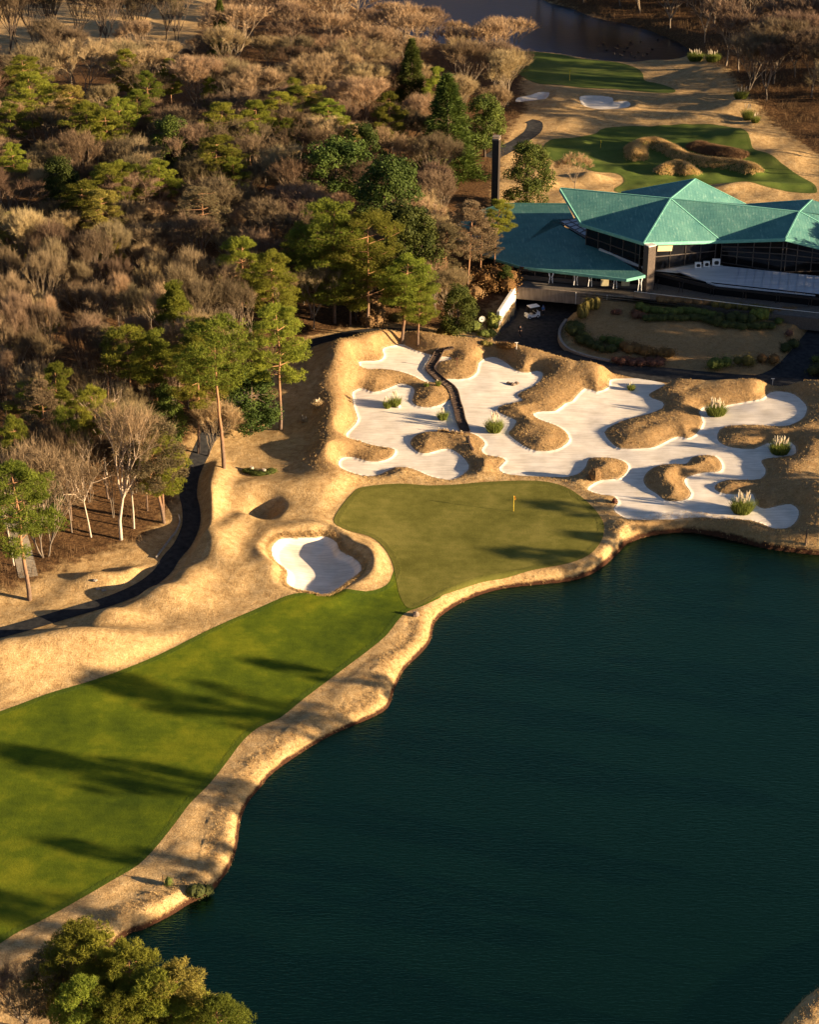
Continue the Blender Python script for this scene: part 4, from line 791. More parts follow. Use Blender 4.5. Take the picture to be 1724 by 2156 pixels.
def onplane(q, a, b_, c_):                         # where the ray through frame point q meets plane abc
    n = np.cross(b_-a, c_-a); o = np.array([0, 0, CAMH]); d = V(*q, 0)-o; return o+d*(n@(a-o))/(n@d)
Mm = V(*C1(1724, 630), 11.5); W['N'] = onplane(C1(2122, 726), W['I'], W['H'], Mm); W['P'] = V(*C1(2230, 540), W['N'][2]+3.3); W['Q'] = V(*C1(2060, 520), 12.5)
CL = np.array([45., 285., 4.8]); club = thing('clubhouse', 'low clubhouse with a folded teal copper roof and dark glass walls above the bunkers', 'clubhouse', CL)
def shell(tris, th):
    ks = sorted({k for t in tris for k in t}); ix = {k: i for i, k in enumerate(ks)}; n = len(ks); top = np.array([W[k] for k in ks]); low = top-np.array([0, 0, th]); f = []; cnt = {}
    for t in tris:
        a, b_, c_ = [ix[k] for k in t]; nn = np.cross(top[b_]-top[a], top[c_]-top[a])
        if nn[2] < 0: b_, c_ = c_, b_
        f += [[a, b_, c_], [n+a, n+c_, n+b_]]
        for e in ((a, b_), (b_, c_), (c_, a)): cnt[tuple(sorted(e))] = cnt.get(tuple(sorted(e)), 0)+1
    q = [[a, b_, n+b_, n+a] for (a, b_), k in cnt.items() if k == 1]; return np.concatenate([top, low]), f, q
v, f, q = shell(['ABD', 'BDC', 'CDE', 'DEH', 'EHI', 'IHN', 'HNP', 'LFD', 'DFG', 'GHK', 'KHQ', 'HPQ', 'DGH'], .35)
mb = MB().raw(v, f); mb.f[4].append(np.array(q)); roof = mb.build('roof', 'roof', club)
mb = MB()
def off(a, dz): return W[a]+np.array([0, 0, dz])
for a, b_ in ('AB', 'BC', 'CE', 'EI', 'IN'):
    mb.beam(off(a, -.20)+[-.05,-.12,0], off(b_, -.20)+[-.05,-.12,0], .16, .42); mb.beam(off(a, -.52)+[0,.25,0], off(b_, -.52)+[0,.25,0], .3, .16)
mb.build('fascia', 'fascia', roof)
mb = MB()
for a, b_ in ('CD', 'DE', 'DF', 'FG', 'HI', 'HN', 'HK', 'AD', 'DH', 'FL', 'GK'): mb.beam(off(a, .03), off(b_, .03), .22, .09)
mb.build('ridge_cap', 'fascia', roof)
# lower roof (a single tilted sheet)
nl = np.array([-.085,-.02,.99]); tip = V(*C1(890, 768), 8.4)
zpl = lambda p: float(tip[2]-((p[0]-tip[0])*nl[0]+(p[1]-tip[1])*nl[1])/nl[2])-.45
def lp(x, y):
    o = np.array([0,0,CAMH]); d = V(*C1(x, y), 0)-o; return o+d*(nl@(tip-o))/(nl@d)
lowp = [lp(190,428), lp(60,470), lp(-60,560), lp(20,640), lp(170,690), lp(300,728), lp(800,787), lp(890,768), lp(640,620), lp(445,503), lp(548,498), lp(515,430)]
mb = MB(); nL = len(lowp); top = np.array(lowp); low = top-[0,0,.3]; cen = np.array([lp(330,600), lp(330,600)-[0,0,.3]])
vv = np.concatenate([top, low, cen]); ff = [[i, (i+1) % nL, 2*nL] for i in range(nL)]+[[nL+(i+1) % nL, nL+i, 2*nL+1] for i in range(nL)]
mb.raw(vv, ff); mb.f[4].append(np.array([[i, (i+1) % nL, nL+(i+1) % nL, nL+i] for i in range(nL)])); lroof = mb.build('lower_roof', 'roof', club)
mb = MB()
for a, b_ in ((lp(170,690), lp(300,728)), (lp(300,728), lp(800,787)), (lp(800,787), lp(890,768))):
    mb.beam(a+[0,-.1,-.12], b_+[0,-.1,-.12], .2, .32); mb.beam(a+[0,.15,-.42], b_+[0,.15,-.42], .3, .14)
mb.build('fascia', 'fascia', lroof)
MB().beam(lp(515,430), lp(190,428), .2, .32).build('back_fascia', 'fascia', lroof)
# glass link roof
g4 = [lp(480,518), lp(600,590), lp(640,560), lp(560,505)]
up = np.array([0,0,.25]); mb = MB().raw([p+up for p in g4], [[0,1,2,3]]).raw([p for p in g4], [[3,2,1,0]]); skl = mb.build('skylight', M['metalroof'], club)
mb = MB()
for t in (0, .2, .4, .6, .8, 1):
    mb.beam(g4[0]*(1-t)+g4[1]*t+up*1.2, g4[3]*(1-t)+g4[2]*t+up*1.2, .08, .08)
for t in (0, .5, 1): mb.beam(g4[0]*(1-t)+g4[3]*t+up*1.25, g4[1]*(1-t)+g4[2]*t+up*1.25, .08, .08)
mb.build('glazing_bar', 'mullion', skl)
# upper glass walls
def inset(a, b_, d):
    t = b_-a; n = np.array([-t[1], t[0], 0]); n /= np.linalg.norm(n); c_ = np.array([45., 288., 0]); n = n if n@(c_-a) > 0 else -n; return a+n*d, b_+n*d
ZF = 7.3
def glasswall(a, b_, zb, step, name='window_wall', parent=club, d=1.1, zt=None, rails=(.5,)):
    a, b_ = inset(a, b_, d); za, zb_ = (a[2]-.55, b_[2]-.55) if zt is None else zt; v = [[a[0],a[1],zb],[b_[0],b_[1],zb],[b_[0],b_[1],zb_],[a[0],a[1],za]]
    bk = np.array(v)+[0,.25,0]; o = MB().raw(v+bk.tolist(), [[0,1,2,3],[7,6,5,4],[0,4,5,1],[3,2,6,7],[0,3,7,4],[1,5,6,2]]).build(name, 'glass', parent)
    L = np.linalg.norm((b_-a)[:2]); k = max(1, int(L/step)); mb = MB()
    for i in range(k+1):
        t = i/k; p = a*(1-t)+b_*t; z = za*(1-t)+zb_*t; mb.beam([p[0],p[1]-.08,zb], [p[0],p[1]-.08,z], .14, .12, up=(0,1,0))
    for r in rails+(0.0, 1.0): mb.beam([a[0],a[1]-.07,zb+(za-zb)*r], [b_[0],b_[1]-.07,zb+(zb_-zb)*r], .1, .14)
    mb.build('window_frame', 'mullion', o); return a, b_, o
glasswall(W['B'], W['C'], 7.6, 2.4); ca, ce, gw = glasswall(W['C'], W['E'], ZF, 2.6); glasswall(W['E'], W['I'], ZF-.3, 2.2, rails=(.35, .55, .75)); glasswall(W['I'], W['N'], ZF-.3, 2.2, rails=(.35, .55, .75))
mb = MB()
for t0, t1 in ((.05, .2), (.23, .42)):
    p, q_ = ca*(1-t0)+ce*t0, ca*(1-t1)+ce*t1; mb.beam([p[0],p[1]-.2,p[2]-1.3], [q_[0],q_[1]-.2,q_[2]-1.3], .05, 1.1)
mb.build('blind', 'cream', gw)
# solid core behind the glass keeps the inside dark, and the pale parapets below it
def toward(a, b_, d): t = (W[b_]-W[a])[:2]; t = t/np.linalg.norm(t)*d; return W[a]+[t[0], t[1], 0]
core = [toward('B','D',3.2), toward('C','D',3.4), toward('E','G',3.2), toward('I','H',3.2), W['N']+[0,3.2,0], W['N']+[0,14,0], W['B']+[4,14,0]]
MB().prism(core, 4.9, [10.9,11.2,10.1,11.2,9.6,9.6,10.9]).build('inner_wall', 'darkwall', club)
mb = MB(); a, b_ = inset(W['B'], W['C'], .8); q1, q2 = a*.75+b_*.25, b_; mb.beam([q1[0],q1[1],8.05], [q2[0],q2[1],7.85], .25, .9); mb.build('parapet', 'palewall', club)
ledge = [V(*C1(930,738), 7.2), V(*C1(1130,716), 7.2), V(*C1(1262,722), 7.2), V(*C1(1262,734), 7.2), V(*C1(1040,748), 7.2)]
MB().prism(ledge, 6.8, 7.2).build('flat_roof', 'palewall', club)
# pale metal canopy
can = [V(*C1(1040,746), 7.25), V(*C1(1250,724), 7.3), V(*C1(1724,774), 7.3), V(*C1(2050,808), 7.3), V(*C1(2050,905), 6.6), V(*C1(1724,866), 6.6), V(*C1(1225,816), 6.6)]
can = np.array(can); nC = len(can); mb = MB(); mb.raw(np.concatenate([can, can-[0,0,.22]]), [[0,6,1],[1,6,5],[1,5,2],[2,5,4],[2,4,3]]+[[7+a, 7+c_, 7+b_] for a, b_, c_ in [(0,6,1),(1,6,5),(1,5,2),(2,5,4),(2,4,3)]])
mb.f[4].append(np.array([[i, (i+1) % nC, nC+(i+1) % nC, nC+i] for i in range(nC)])); canopy = mb.build('canopy_roof', 'metalroof', club)
mb = MB()
for t in np.linspace(.12, .98, 18):
    a = can[1]*(1-t)+can[3]*t; b_ = can[6]*(1-t)+can[4]*t; mb.beam(a+[0,0,.04], b_+[0,0,.0], .05, .06)
mb.build('seam', 'metalroof', canopy)
# colonnade below it
wl = [V(*C1(925,760), 6.8), V(*C1(1225,830), 6.4), V(*C1(2050,920), 6.4)]
mb = MB()
for a, b_ in zip(wl[:-1], wl[1:]):
    a2, b2 = a+[0,1.3,0], b_+[0,1.3,0]; mb.beam([a2[0],a2[1],5.75], [b2[0],b2[1],5.75], .3, 1.9)
mb.build('window_wall', 'glass', club)
mb = MB(); mb.beam(wl[0]+[0,.3,-.1], wl[1]+[0,.3,-.1], .2, .5); mb.beam(wl[1]+[0,.3,-.1], wl[2]+[0,.3,-.1], .2, .3); mb.build('lintel', 'darkwall', club)
def bracket(x, y, z0, z1, m, parent):
    p = V(*C1(x, y), z0)
    for s_ in (-1, 1):
        MB().tube([[p[0]+s_*.28, p[1], z0], [p[0]+s_*.24, p[1], z0+.3*(z1-z0)], [p[0]+s_*.17, p[1], z0+.6*(z1-z0)], [p[0]+s_*.34, p[1], z1]], [.06,.055,.08,.11], 6).build('post', m, parent)
for x, y in ((940,838),(1060,852),(1210,868),(1365,885),(1525,903),(1680,920)): bracket(x, y, 4.9, 6.5, 'darkwall', club)
# ground-floor front under the lower roof
A0, B0 = V(*C1(290,800), 5.0), V(*C1(880,850), 5.0); mb = MB(); mb.beam(A0+[0,1.4,.8], B0+[0,1.4,1.45], .3, 2.4); gl = mb.build('window_wall', 'glass', club)
mb = MB()
for t in np.linspace(0, 1, 9): p = A0*(1-t)+B0*t; mb.box(p+[0,1.15,1.1], (.12,.12,2.2))
mb.beam(A0+[0,1.1,.35], B0+[0,1.1,.35], .2, .7); mb.beam(A0+[0,1.1,1.5], B0+[0,1.1,1.5], .1, .1); mb.build('window_frame', 'mullion', gl)
p = A0*.5+B0*.5; MB().box(p+[0,.9,1.1], (2.6,.6,2.3), rz=math.atan2(*(B0-A0)[1::-1])).build('brick_pier', 'brick', club)
for x, y in ((437,808),(556,818),(625,824),(745,834),(863,845)):
    bracket(x, y, 5.3, min(7.6, zpl(V(*C1(x, y), 5.3))+.1), 'white', club)
for x in (697, 797): MB().box(V(*C1(x, 842), 5.0)+[0,.8,.95], (1.25,.3,1.0)).build('panel', 'cream', club)
# sloping wing behind the thin pines
WL = [V(*C1(-40,640), 4.8), V(*C1(160,720), 4.8), V(*C1(290,760), 4.8), V(*C1(500,600), 4.8), V(*C1(450,540), 4.8), V(*C1(150,540), 4.8)]
MB().prism(WL, 3.5, [max(3.9, zpl(p)) for p in WL]).build('wall', 'darkwall', club)
GW = [A0+[0,1.6,0], B0+[0,1.6,0], B0+[2,12,0], A0+[2,24,0]]; MB().prism(GW, 4.5, [zpl(p) for p in GW]).build('wall', 'darkwall', club)
# pillar, chimney
pp = V(*C1(903,852), 4.9); MB().box(pp+[0,.8,3.7], (1.35,1.35,7.4), rz=R(28)).build('pillar', 'brick', club)
MB().box(pp+[0,.8,7.48], (1.38,1.38,.16), rz=R(28)).build('pillar_cap', 'palewall', club)
ch = lp(170,430); stack = MB().box(ch+[0,0,5.2], (1.15,1.35,12.6), rz=R(-16)).build('chimney', 'blackbrick', club)
mb = MB().box(ch+[0,0,11.55], (1.22,1.42,.2), rz=R(-16)).box(ch+[0,0,11.95], (1.25,1.45,.08), rz=R(-16))
for i in (-1,1):
    for j in (-1,1): mb.box(ch+np.array([i*.5*math.cos(R(-16))-j*.6*math.sin(R(-16)), i*.5*math.sin(R(-16))+j*.6*math.cos(R(-16)), 11.8]), (.1,.1,.3))
mb.build('chimney_cap', 'concrete', stack)
# terrace over the tunnel: concrete edge beam, slab, tunnel walls
B1, B2, B3, B4 = V(*C1(262,824), 5.0), V(*C1(835,874), 5.0), V(*C1(1500,954), 5.0), V(*C1(2050,1012), 5.0)
ter = thing('terrace', 'concrete terrace deck spanning the tunnel below the clubhouse', 'terrace', B1+[0,0,-3.8])
mb = MB().beam(B1+[0,0,-.95], B2+[0,0,-.95], .35, 2.0); mb.build('edge_beam', 'concrete', ter)
MB().beam(B2+[0,0,-1.0], B3+[0,0,-1.0], .3, 1.9).beam(B3+[0,0,-1.0], B4+[0,0,-1.0], .3, 1.9).build('dark_edge_beam', 'brick', ter)
mb = MB()
for t in (.0, .52, .78): p = B1*(1-t)+B2*t; mb.box(p+[0,-.19,-.95], (.12,.06,2.0))
mb.build('joint', 'palewall', ter)
MB().prism([B1+[0,.2,0], B2+[0,.2,0], B3+[0,.2,0], B4+[0,.2,0], B4+[0,22,0], B3+[0,22,0], B1+[0,22,0]], 4.45, 4.82).build('deck', 'slab', ter)
xl, xr = B1[0]+.6, V(*C1(640, 900), 2.5)[0]
mb = MB().box([xl-.4, B1[1]+7.5, 2.7], (.4, 15, 3.6)).box([xr+.6, B1[1]+6, 2.7], (.4, 15, 3.6)).box([(xl+xr)/2, B1[1]+13, 2.7], (xr-xl+2, .4, 3.6)); mb.build('tunnel_wall', 'concrete', ter)
# sunlit wing wall
ww0, ww1 = B1+[.1,0,-3.9], V(*C1(183,1040), 1.2); mb = MB()
d = (ww1-ww0)[:2]; n = np.array([-d[1], d[0]])/np.linalg.norm(d)*.22
pl = [[*(ww0[:2]+n), 0], [*(ww1[:2]+n), 0], [*(ww1[:2]-n), 0], [*(ww0[:2]-n), 0]]; mb.prism(pl, .6, [5.1,4.5,4.5,5.1])
tag(mb.build('wing_wall', 'palewall', None, origin=ww1), 'pale sunlit concrete wall sloping down beside the tunnel mouth', 'wall')
# curved retaining wall along the drive
rw = smooth([V(*C6(*p), 1.25) for p in [(655,905),(622,945),(600,985),(597,1030),(620,1080),(670,1125),(760,1160),(890,1192),(1035,1216)]], 4, False); k = len(rw); mb = MB()
for i in range(k-1):
    h0, h1 = 1.35-.9*i/k, 1.35-.9*(i+1)/k; a, b_ = rw[i], rw[i+1]; t = (b_-a)/np.linalg.norm(b_-a); n = np.array([-t[1], t[0], 0])*.2; mb.prism([a-n, b_-n, b_+n, a+n], .7, [1.2+h0, 1.2+h1, 1.2+h1, 1.2+h0])
M['stone'] = simple('pale_stone', (.20,.17,.14), (.36,.31,.25), 5, .9, .1, .5)
tag(mb.build('retaining_wall', 'stone', None, origin=rw[0]), 'curved grey stone retaining wall along the shaded drive', 'wall')
# handrail on the terrace edge
hr = thing('handrail', 'thin pale handrail running along the terrace edge behind the hedges', 'railing', B2); mb = MB().beam(B2+[0,-.1,.95], B3+[0,-.1,.95], .07, .07).beam(B3+[0,-.1,.95], B4+[0,-.1,.95], .07, .07); mb.build('rail', 'palewall', hr)
for t in np.linspace(0, 1, 9): MB().box((B2*(1-t)+B3*t)+[0,-.1,.45], (.06,.06,.95)).build('post', 'mullion', hr)
# outdoor air-conditioning units on the flat roof
for (x, y, s_, lb) in ((1143,737,.85,'left small white air conditioner on the flat roof'), (1184,732,.85,'middle white air conditioner on the flat roof'), (1230,727,1.05,'largest white air conditioner, nearest the glass corner')):
    p = V(*C1(x, y), 7.22); t = thing('air_conditioner', lb, 'air conditioner', p, 'air conditioners on the flat roof')
    MB().box(p+[0,.2,s_*.55], (s_*1.15,.4,s_*1.05)).build('casing', 'white', t)
    a = np.arange(13)*2*math.pi/12; MB().tube([[p[0]+.05+math.cos(q)*s_*.34, p[1]-.03, p[2]+s_*.55+math.sin(q)*s_*.34] for q in a], .04, 5).build('fan_guard', 'mullion', t)
    MB().tube([[p[0]+.05, p[1]-.01, p[2]+s_*.55], [p[0]+.05, p[1]+.03, p[2]+s_*.55]], s_*.30, 12).build('fan', 'black', t)
    MB().box(p+[-.35*s_,.2,.0], (.1,.4,.1)).box(p+[.35*s_,.2,.0], (.1,.4,.1)).build('foot', 'black', t)
for x, y0, y1 in ((1158,628,705),(1198,617,703)):
    a, b_ = V(*C1(x, y1), 7.2), V(*C1(x, y1), 7.2)+[0,0,3.4]; MB().tube([a, b_], .06, 6).build('drainpipe', 'palewall', club)
# ------------------------------------------------------------------ hedges and shrubs near the clubhouse
rngH = np.random.default_rng(9)
def hedge(name, lb, m, pts, r, h_, cat_='hedge', group=None, f=C1, n=150, size=.16, lump=.15, z=None, cl=True):
    P = [G(*f(*p)) if z is None else V(*f(*p), z) for p in pts]
    if len(P) > 1: P = smooth(np.array(P), 5, False)
    else: P = np.array(P)
    L = np.concatenate([[0], np.cumsum(np.linalg.norm(np.diff(P, axis=0), axis=1))]) if len(P) > 1 else np.array([0.]); k = max(1, int(L[-1]/(r*.32)))
    C = np.array([[np.interp(t, L, P[:,j]) for j in range(3)] for t in np.linspace(0, L[-1], k)]) if len(P) > 1 else P.copy()
    C = C+np.column_stack([rngH.normal(0, 1.3*lump*r, (len(C), 2)), np.zeros(len(C))]); Rr = np.column_stack([np.full(len(C), r), np.full(len(C), r), np.full(len(C), h_*.62)])*rngH.uniform(1-lump, 1+lump, (len(C), 1))
    C[:,2] += h_*.42; mb = MB(); v, f_ = leafcloud(C, Rr, int(n*.75*max(1, r*r)), size, rngH, .5); keep = v.reshape(-1, 4, 3)[:,:,2].min(1) > C[:,2].min()-h_*.5; mb.raw(v, f_)
    for c_, rr in zip(C, Rr): mb.ell(c_, rr*(.72 if lump < .2 else .62), 8, 5)
    o = mb.build(name, m, None, origin=P[0]); return tag(o, lb, cat_, group)
HL = [
 ('tall clipped olive hedge at the right side of the tunnel mouth','h_olive',[(590,985),(600,950),(650,930)],.75,1.9,'hedge'),
 ('first reddish rounded bush on the terrace slope','h_red',[(740,955),(770,960)],.8,.9,'bush'), ('second reddish rounded bush beside the long green hedge','h_red',[(825,965),(880,975)],.75,.9,'bush'),
 ('long wavy dark green hedge below the handrail','h_green',[(850,930),(930,950),(1010,958),(1100,950),(1180,968),(1240,985)],.85,1.0,'hedge'),
 ('low dark hedge lining the top of the brown lawn','h_dark',[(900,985),(1040,985),(1140,985),(1215,1005),(1300,1022),(1400,1028),(1500,1022)],.75,.9,'hedge'),
 ('dense dark green shrubs right of the long wavy hedge','h_dark',[(1240,1000),(1320,990),(1390,1000)],1.1,1.4,'shrub'), ('bright yellow-green shrub at the middle of the hedge row','h_lime',[(1410,985),(1470,985)],.9,1.6,'shrub'),
 ('rusty orange clipped hedge at the right of the hedge row','h_brown',[(1525,960),(1600,955),(1690,970)],.85,1.0,'hedge'), ('green hedge under the rusty orange hedge','h_green',[(1520,1000),(1600,985),(1700,1000)],.6,.7,'hedge'),
 ('brownish clipped hedge strip in front of the colonnade','h_brown',[(950,893),(1080,902),(1190,912)],.75,.8,'hedge'), ('darker brown hedge strip further right before the colonnade','h_olive',[(1210,920),(1350,932),(1490,945)],.75,.85,'hedge'),
 ('dark red ball shrub on the right shoulder of the lawn','h_red',[(1575,1060)],1.0,1.1,'shrub'), ('dark shrubs at the roadside below the red ball shrub','h_dark',[(1600,1100),(1560,1140)],.9,.9,'shrub'),
 ('dark green shrub mass inside the bend of the retaining wall','h_dark',[(535,1010),(560,1060),(620,1110),(700,1140)],1.0,1.1,'shrub'), ('green shrub between wall bend and orange azaleas','h_green',[(700,1090),(760,1110)],1.0,1.1,'shrub'),
 ('orange-green azalea bank on the lower lawn','h_orange',[(800,1130),(880,1145),(960,1155),(1000,1160)],1.0,1.2,'shrub'), ('dark red low shrubs below the orange azaleas','h_red',[(760,1180),(860,1195),(960,1190)],.8,.8,'shrub'),
 ('dark green shrub group at the bottom of the lawn','h_green',[(1210,1215),(1270,1215)],1.2,1.6,'shrub'), ('mixed olive shrub right of the dark green group','h_olive',[(1340,1205),(1400,1200)],1.2,1.5,'shrub'), ('rusty shrub at the right end of the lawn bottom','h_orange',[(1450,1195),(1490,1190)],1.0,1.2,'shrub'),
 ('dark shrubs beyond the road at the right frame edge','h_dark',[(1680,1240),(1740,1250)],1.4,1.6,'shrub'), ('green shrub above those at the right frame edge','h_green',[(1710,1190),(1760,1190)],1.0,1.2,'shrub'),
 ('left low clipped hedge block beside the drive','h_olive',[(115,1105),(145,1108)],.6,.7,'hedge'), ('right low clipped hedge block beside the drive','h_orange',[(185,1112),(250,1120)],.6,.7,'hedge'),
 ('big rust-brown brush on the bank above the wing wall','h_orange',[(40,830),(110,820),(180,815),(215,850)],1.9,2.4,'brush'), ('brown brush below the thin pines','h_brown',[(-20,800),(-60,850),(20,880)],1.8,2.0,'brush'),
 ('yellow-green shrub at the foot of the wing wall','h_lime',[(150,985),(155,1030)],.8,1.3,'shrub'), ('dark green shrubs left of the round white sign','h_green',[(10,1030),(50,1040)],1.2,1.5,'shrub'),
 ('green shrub right below the round white sign','h_green',[(110,1060),(150,1060)],.9,.9,'shrub'), ('yellowish shrubs left of the road bend','h_olive',[(-90,1050),(-40,1060)],1.0,1.1,'shrub'),
 ('olive shrub row between pine clump and road bend','h_olive',[(-330,990),(-250,985),(-180,990)],.9,1.0,'shrub'), ('golden brush at the lower left of the pine clump','h_brown',[(-430,1020),(-400,960),(-440,940)],1.2,2.0,'brush')]
for lb, m, pts, r, h_, ct in HL: zz = 4.82 if 'colonnade' in lb else None; kw = dict(n=150, lump=.22, size=.15) if ct == 'hedge' else dict(n=95, lump=.38, size=.34) if ct == 'brush' else dict(n=120, lump=.30, size=.22); hedge({'hedge':'clipped_hedge','shrub':'leafy_bush','bush':'round_bush','brush':'brush_clump'}[ct], lb, m, pts, r*1.12, h_*1.2, ct, z=zz, **kw)
vf = lambda x, y: (x, y)
hedge('round_bush', 'small round clipped bush alone on the lake bank', 'h_green', [(355,1862)], .48, 1.0, 'bush', f=vf, n=500, size=.1, lump=.0)
hedge('waterside_bush', 'dark straggly bush at the waterline of the lower bank', 'h_dark', [(405,1882),(432,1880)], .9, 1.1, 'bush', f=vf, size=.2)
hedge('ground_cover', 'dark green creeping shrub ringing two stumps on the rough', 'h_green', [(520,990),(545,1000),(575,992)], .75, .35, 'ground cover', f=vf)
hedge('tuft_shrub', 'dry beige dome shrub on the mound beside the front sand', 'h_brown', [C4(248,1020)], 1.15, 2.0, 'shrub', f=vf, n=300, size=.14)
hedge('tuft_shrub', 'small reddish dry shrub at the sand edge near the green', 'h_red', [C4(395,1165)], .5, .9, 'shrub', f=vf)
# ------------------------------------------------------------------ pampas clumps
M['pampas'] = leafmat('pampas_leaf', (.10,.13,.02), (.22,.24,.05), .3, .1, 2); M['plume'] = simple('pampas_plume', (.62,.52,.36), (.78,.68,.5), 3, .9, .05, trans=.3); M['drypampas'] = leafmat('dry_pampas', (.42,.29,.14), (.6,.44,.24), .3, .1, 2)
def pampas(x, y, w, h_, npl, lb, f=C3, m='pampas', group='pampas grass clumps'):
    p = G(*f(x, y)); t = thing('pampas_grass', lb, 'pampas grass', p, group); n = int(420*w); a = rngH.uniform(0, 6.28, n); r = w*.42*rngH.random(n)**.5; P = np.column_stack([p[0]+np.cos(a)*r, p[1]+np.sin(a)*r*.8, np.full(n, p[2]-.05)])
    D_ = unit(np.column_stack([np.cos(a)*r*.9/w, np.sin(a)*r*.9/w, np.full(n, .9)])+rngH.normal(0, .14, (n, 3))); v, f_ = twigs_mesh(P, D_, h_*rngH.uniform(.5, .85, n), .07, rngH); MB().raw(v, f_).build('leaves', m, t)
    mb = MB()
    for _ in range(npl):
        a = rngH.uniform(0, 6.28); r = w*.4*rngH.random()**.5; q = p+[math.cos(a)*r, math.sin(a)*r*.8, h_*rngH.uniform(.55, .85)]; dx = [math.cos(a)*r*.15, math.sin(a)*r*.15, 0]
        mb.tube([q, q+np.array(dx)*.5+[0,0,.28*h_*.5], q+np.array(dx)+[0,0,.28*h_]], [.05,.075,.02], 5)
    if npl: mb.build('plumes', 'plume', t)
pampas(520,530,.8,1.7,4,'left lobe of the pampas clump in the upper left sand'); pampas(570,520,1.2,2.2,11,'plumed pampas clump in the upper left sand'); pampas(875,605,1.1,1.8,5,'small pampas clump left of the wooden walkway')
pampas(1208,682,1.9,2.6,22,'tall plumed pampas clump right of the wooden walkway'); pampas(772,392,.5,.8,1,'tiny green tuft on the grassy arm left of the walkway'); pampas(846,388,.5,1.1,1,'tiny green tuft touching the walkway')
pampas(495,422,.9,1.3,2,'small pampas tuft in the bright sand near the road', C4); pampas(1048,585,2.5,2.3,30,'wide plumed pampas clump in the upper right sand', C4); pampas(1465,835,2.4,2.3,34,'ring-shaped plumed pampas clump in the right sand', C4); pampas(1218,1222,2.4,2.7,26,'shaded pampas clump in the lower right sand', C4)
pampas(75,528,1.0,1.5,6,'pale dry pampas tuft on the dark slope left of the sand', C3, 'drypampas'); pampas(-18,620,.8,.9,3,'small dry tuft lower on the dark slope', C3, 'drypampas')
pampas(1130,293,3.2,2.6,16,'left pampas clump beside the pond', C2); pampas(1215,297,3.0,2.4,14,'right pampas clump beside the pond', C2); pampas(1348,482,2.4,2.6,8,'pampas clump on the far slope below the dark wood', C2); pampas(1380,575,1.6,3.0,6,'left plumed clump on the far right slope', C2); pampas(1418,590,1.4,2.0,4,'right smaller clump on the far right slope', C2)
for i, (x, y) in enumerate([(855,680),(880,678),(902,682),(940,690),(965,694),(995,696)]): pampas(x, y, .45, .55, 1, 'little dry tuft in the row on the mound crest by the walkway end', C3, 'drypampas', 'dry tufts in a row by the walkway end')
for i, (x, y) in enumerate([(340,748),(415,780),(520,792)]): pampas(x, y, .4, .4, 0, 'little dry tuft on the low mound at the lower left sand', C3, 'drypampas', 'dry tufts on the lower left mound')
# ------------------------------------------------------------------ wooden walkway of sleepers through the sand
M['sleeper'] = simple('weathered_timber', (.055,.035,.026), (.13,.09,.065), 4, .9, .1, .5, stretch=(1,1,1))
WP = smooth([G(*C3(*p)) for p in [(950,140),(885,155),(850,180),(822,235),(795,285),(835,330),(880,368),(935,415),(952,455),(962,500),(980,555),(990,605),(1005,645),(1022,690)]], 6, False)
wk = thing('wooden_walkway', 'dark timber sleeper walkway stepping down between the sand areas', 'walkway', WP[0]); L = np.concatenate([[0], np.cumsum(np.linalg.norm(np.diff(WP, axis=0), axis=1))]); side = [[], []]
for i, s_ in enumerate(np.arange(.3, L[-1], .42)):
    c_ = np.array([np.interp(s_, L, WP[:,j]) for j in range(3)]); c2 = np.array([np.interp(min(s_+.3, L[-1]), L, WP[:,j]) for j in range(3)])
    if c2[0] == c_[0]: continue
    t = (c2-c_)[:2]; t /= np.linalg.norm(t); n = np.array([-t[1], t[0]]); c_ = np.array([c_[0], c_[1], float(hq(c_[0], c_[1]))+.14+rngH.normal(0, .02)]); side[0].append(c_+[*(n*.62), .12]); side[1].append(c_-[*(n*.62), -.12])
    MB().box(c_, (.30, 1.15+.15*rngH.random(), .16), rz=math.atan2(t[1], t[0])+rngH.normal(0, .06)).build('plank', 'sleeper', wk)
for sd_ in side:
    mb = MB()
    for a, b_ in zip(sd_[:-1:2], sd_[2::2]): mb.beam(a, b_, .13, .16)
    mb.build('side_rail', 'sleeper', wk)
for j, (a, b_) in enumerate([((1040,715),(1048,760)), ((1050,765),(1072,805))]):
    tag(MB().beam(G(*C3(*a))+[0,0,.1], G(*C3(*b_))+[0,0,.1], .25, .22).build('timber_log', 'sleeper', None, origin=G(*C3(*a))), ['old timber log just below the walkway end', 'second timber log lower on the grassy neck'][j], 'log')
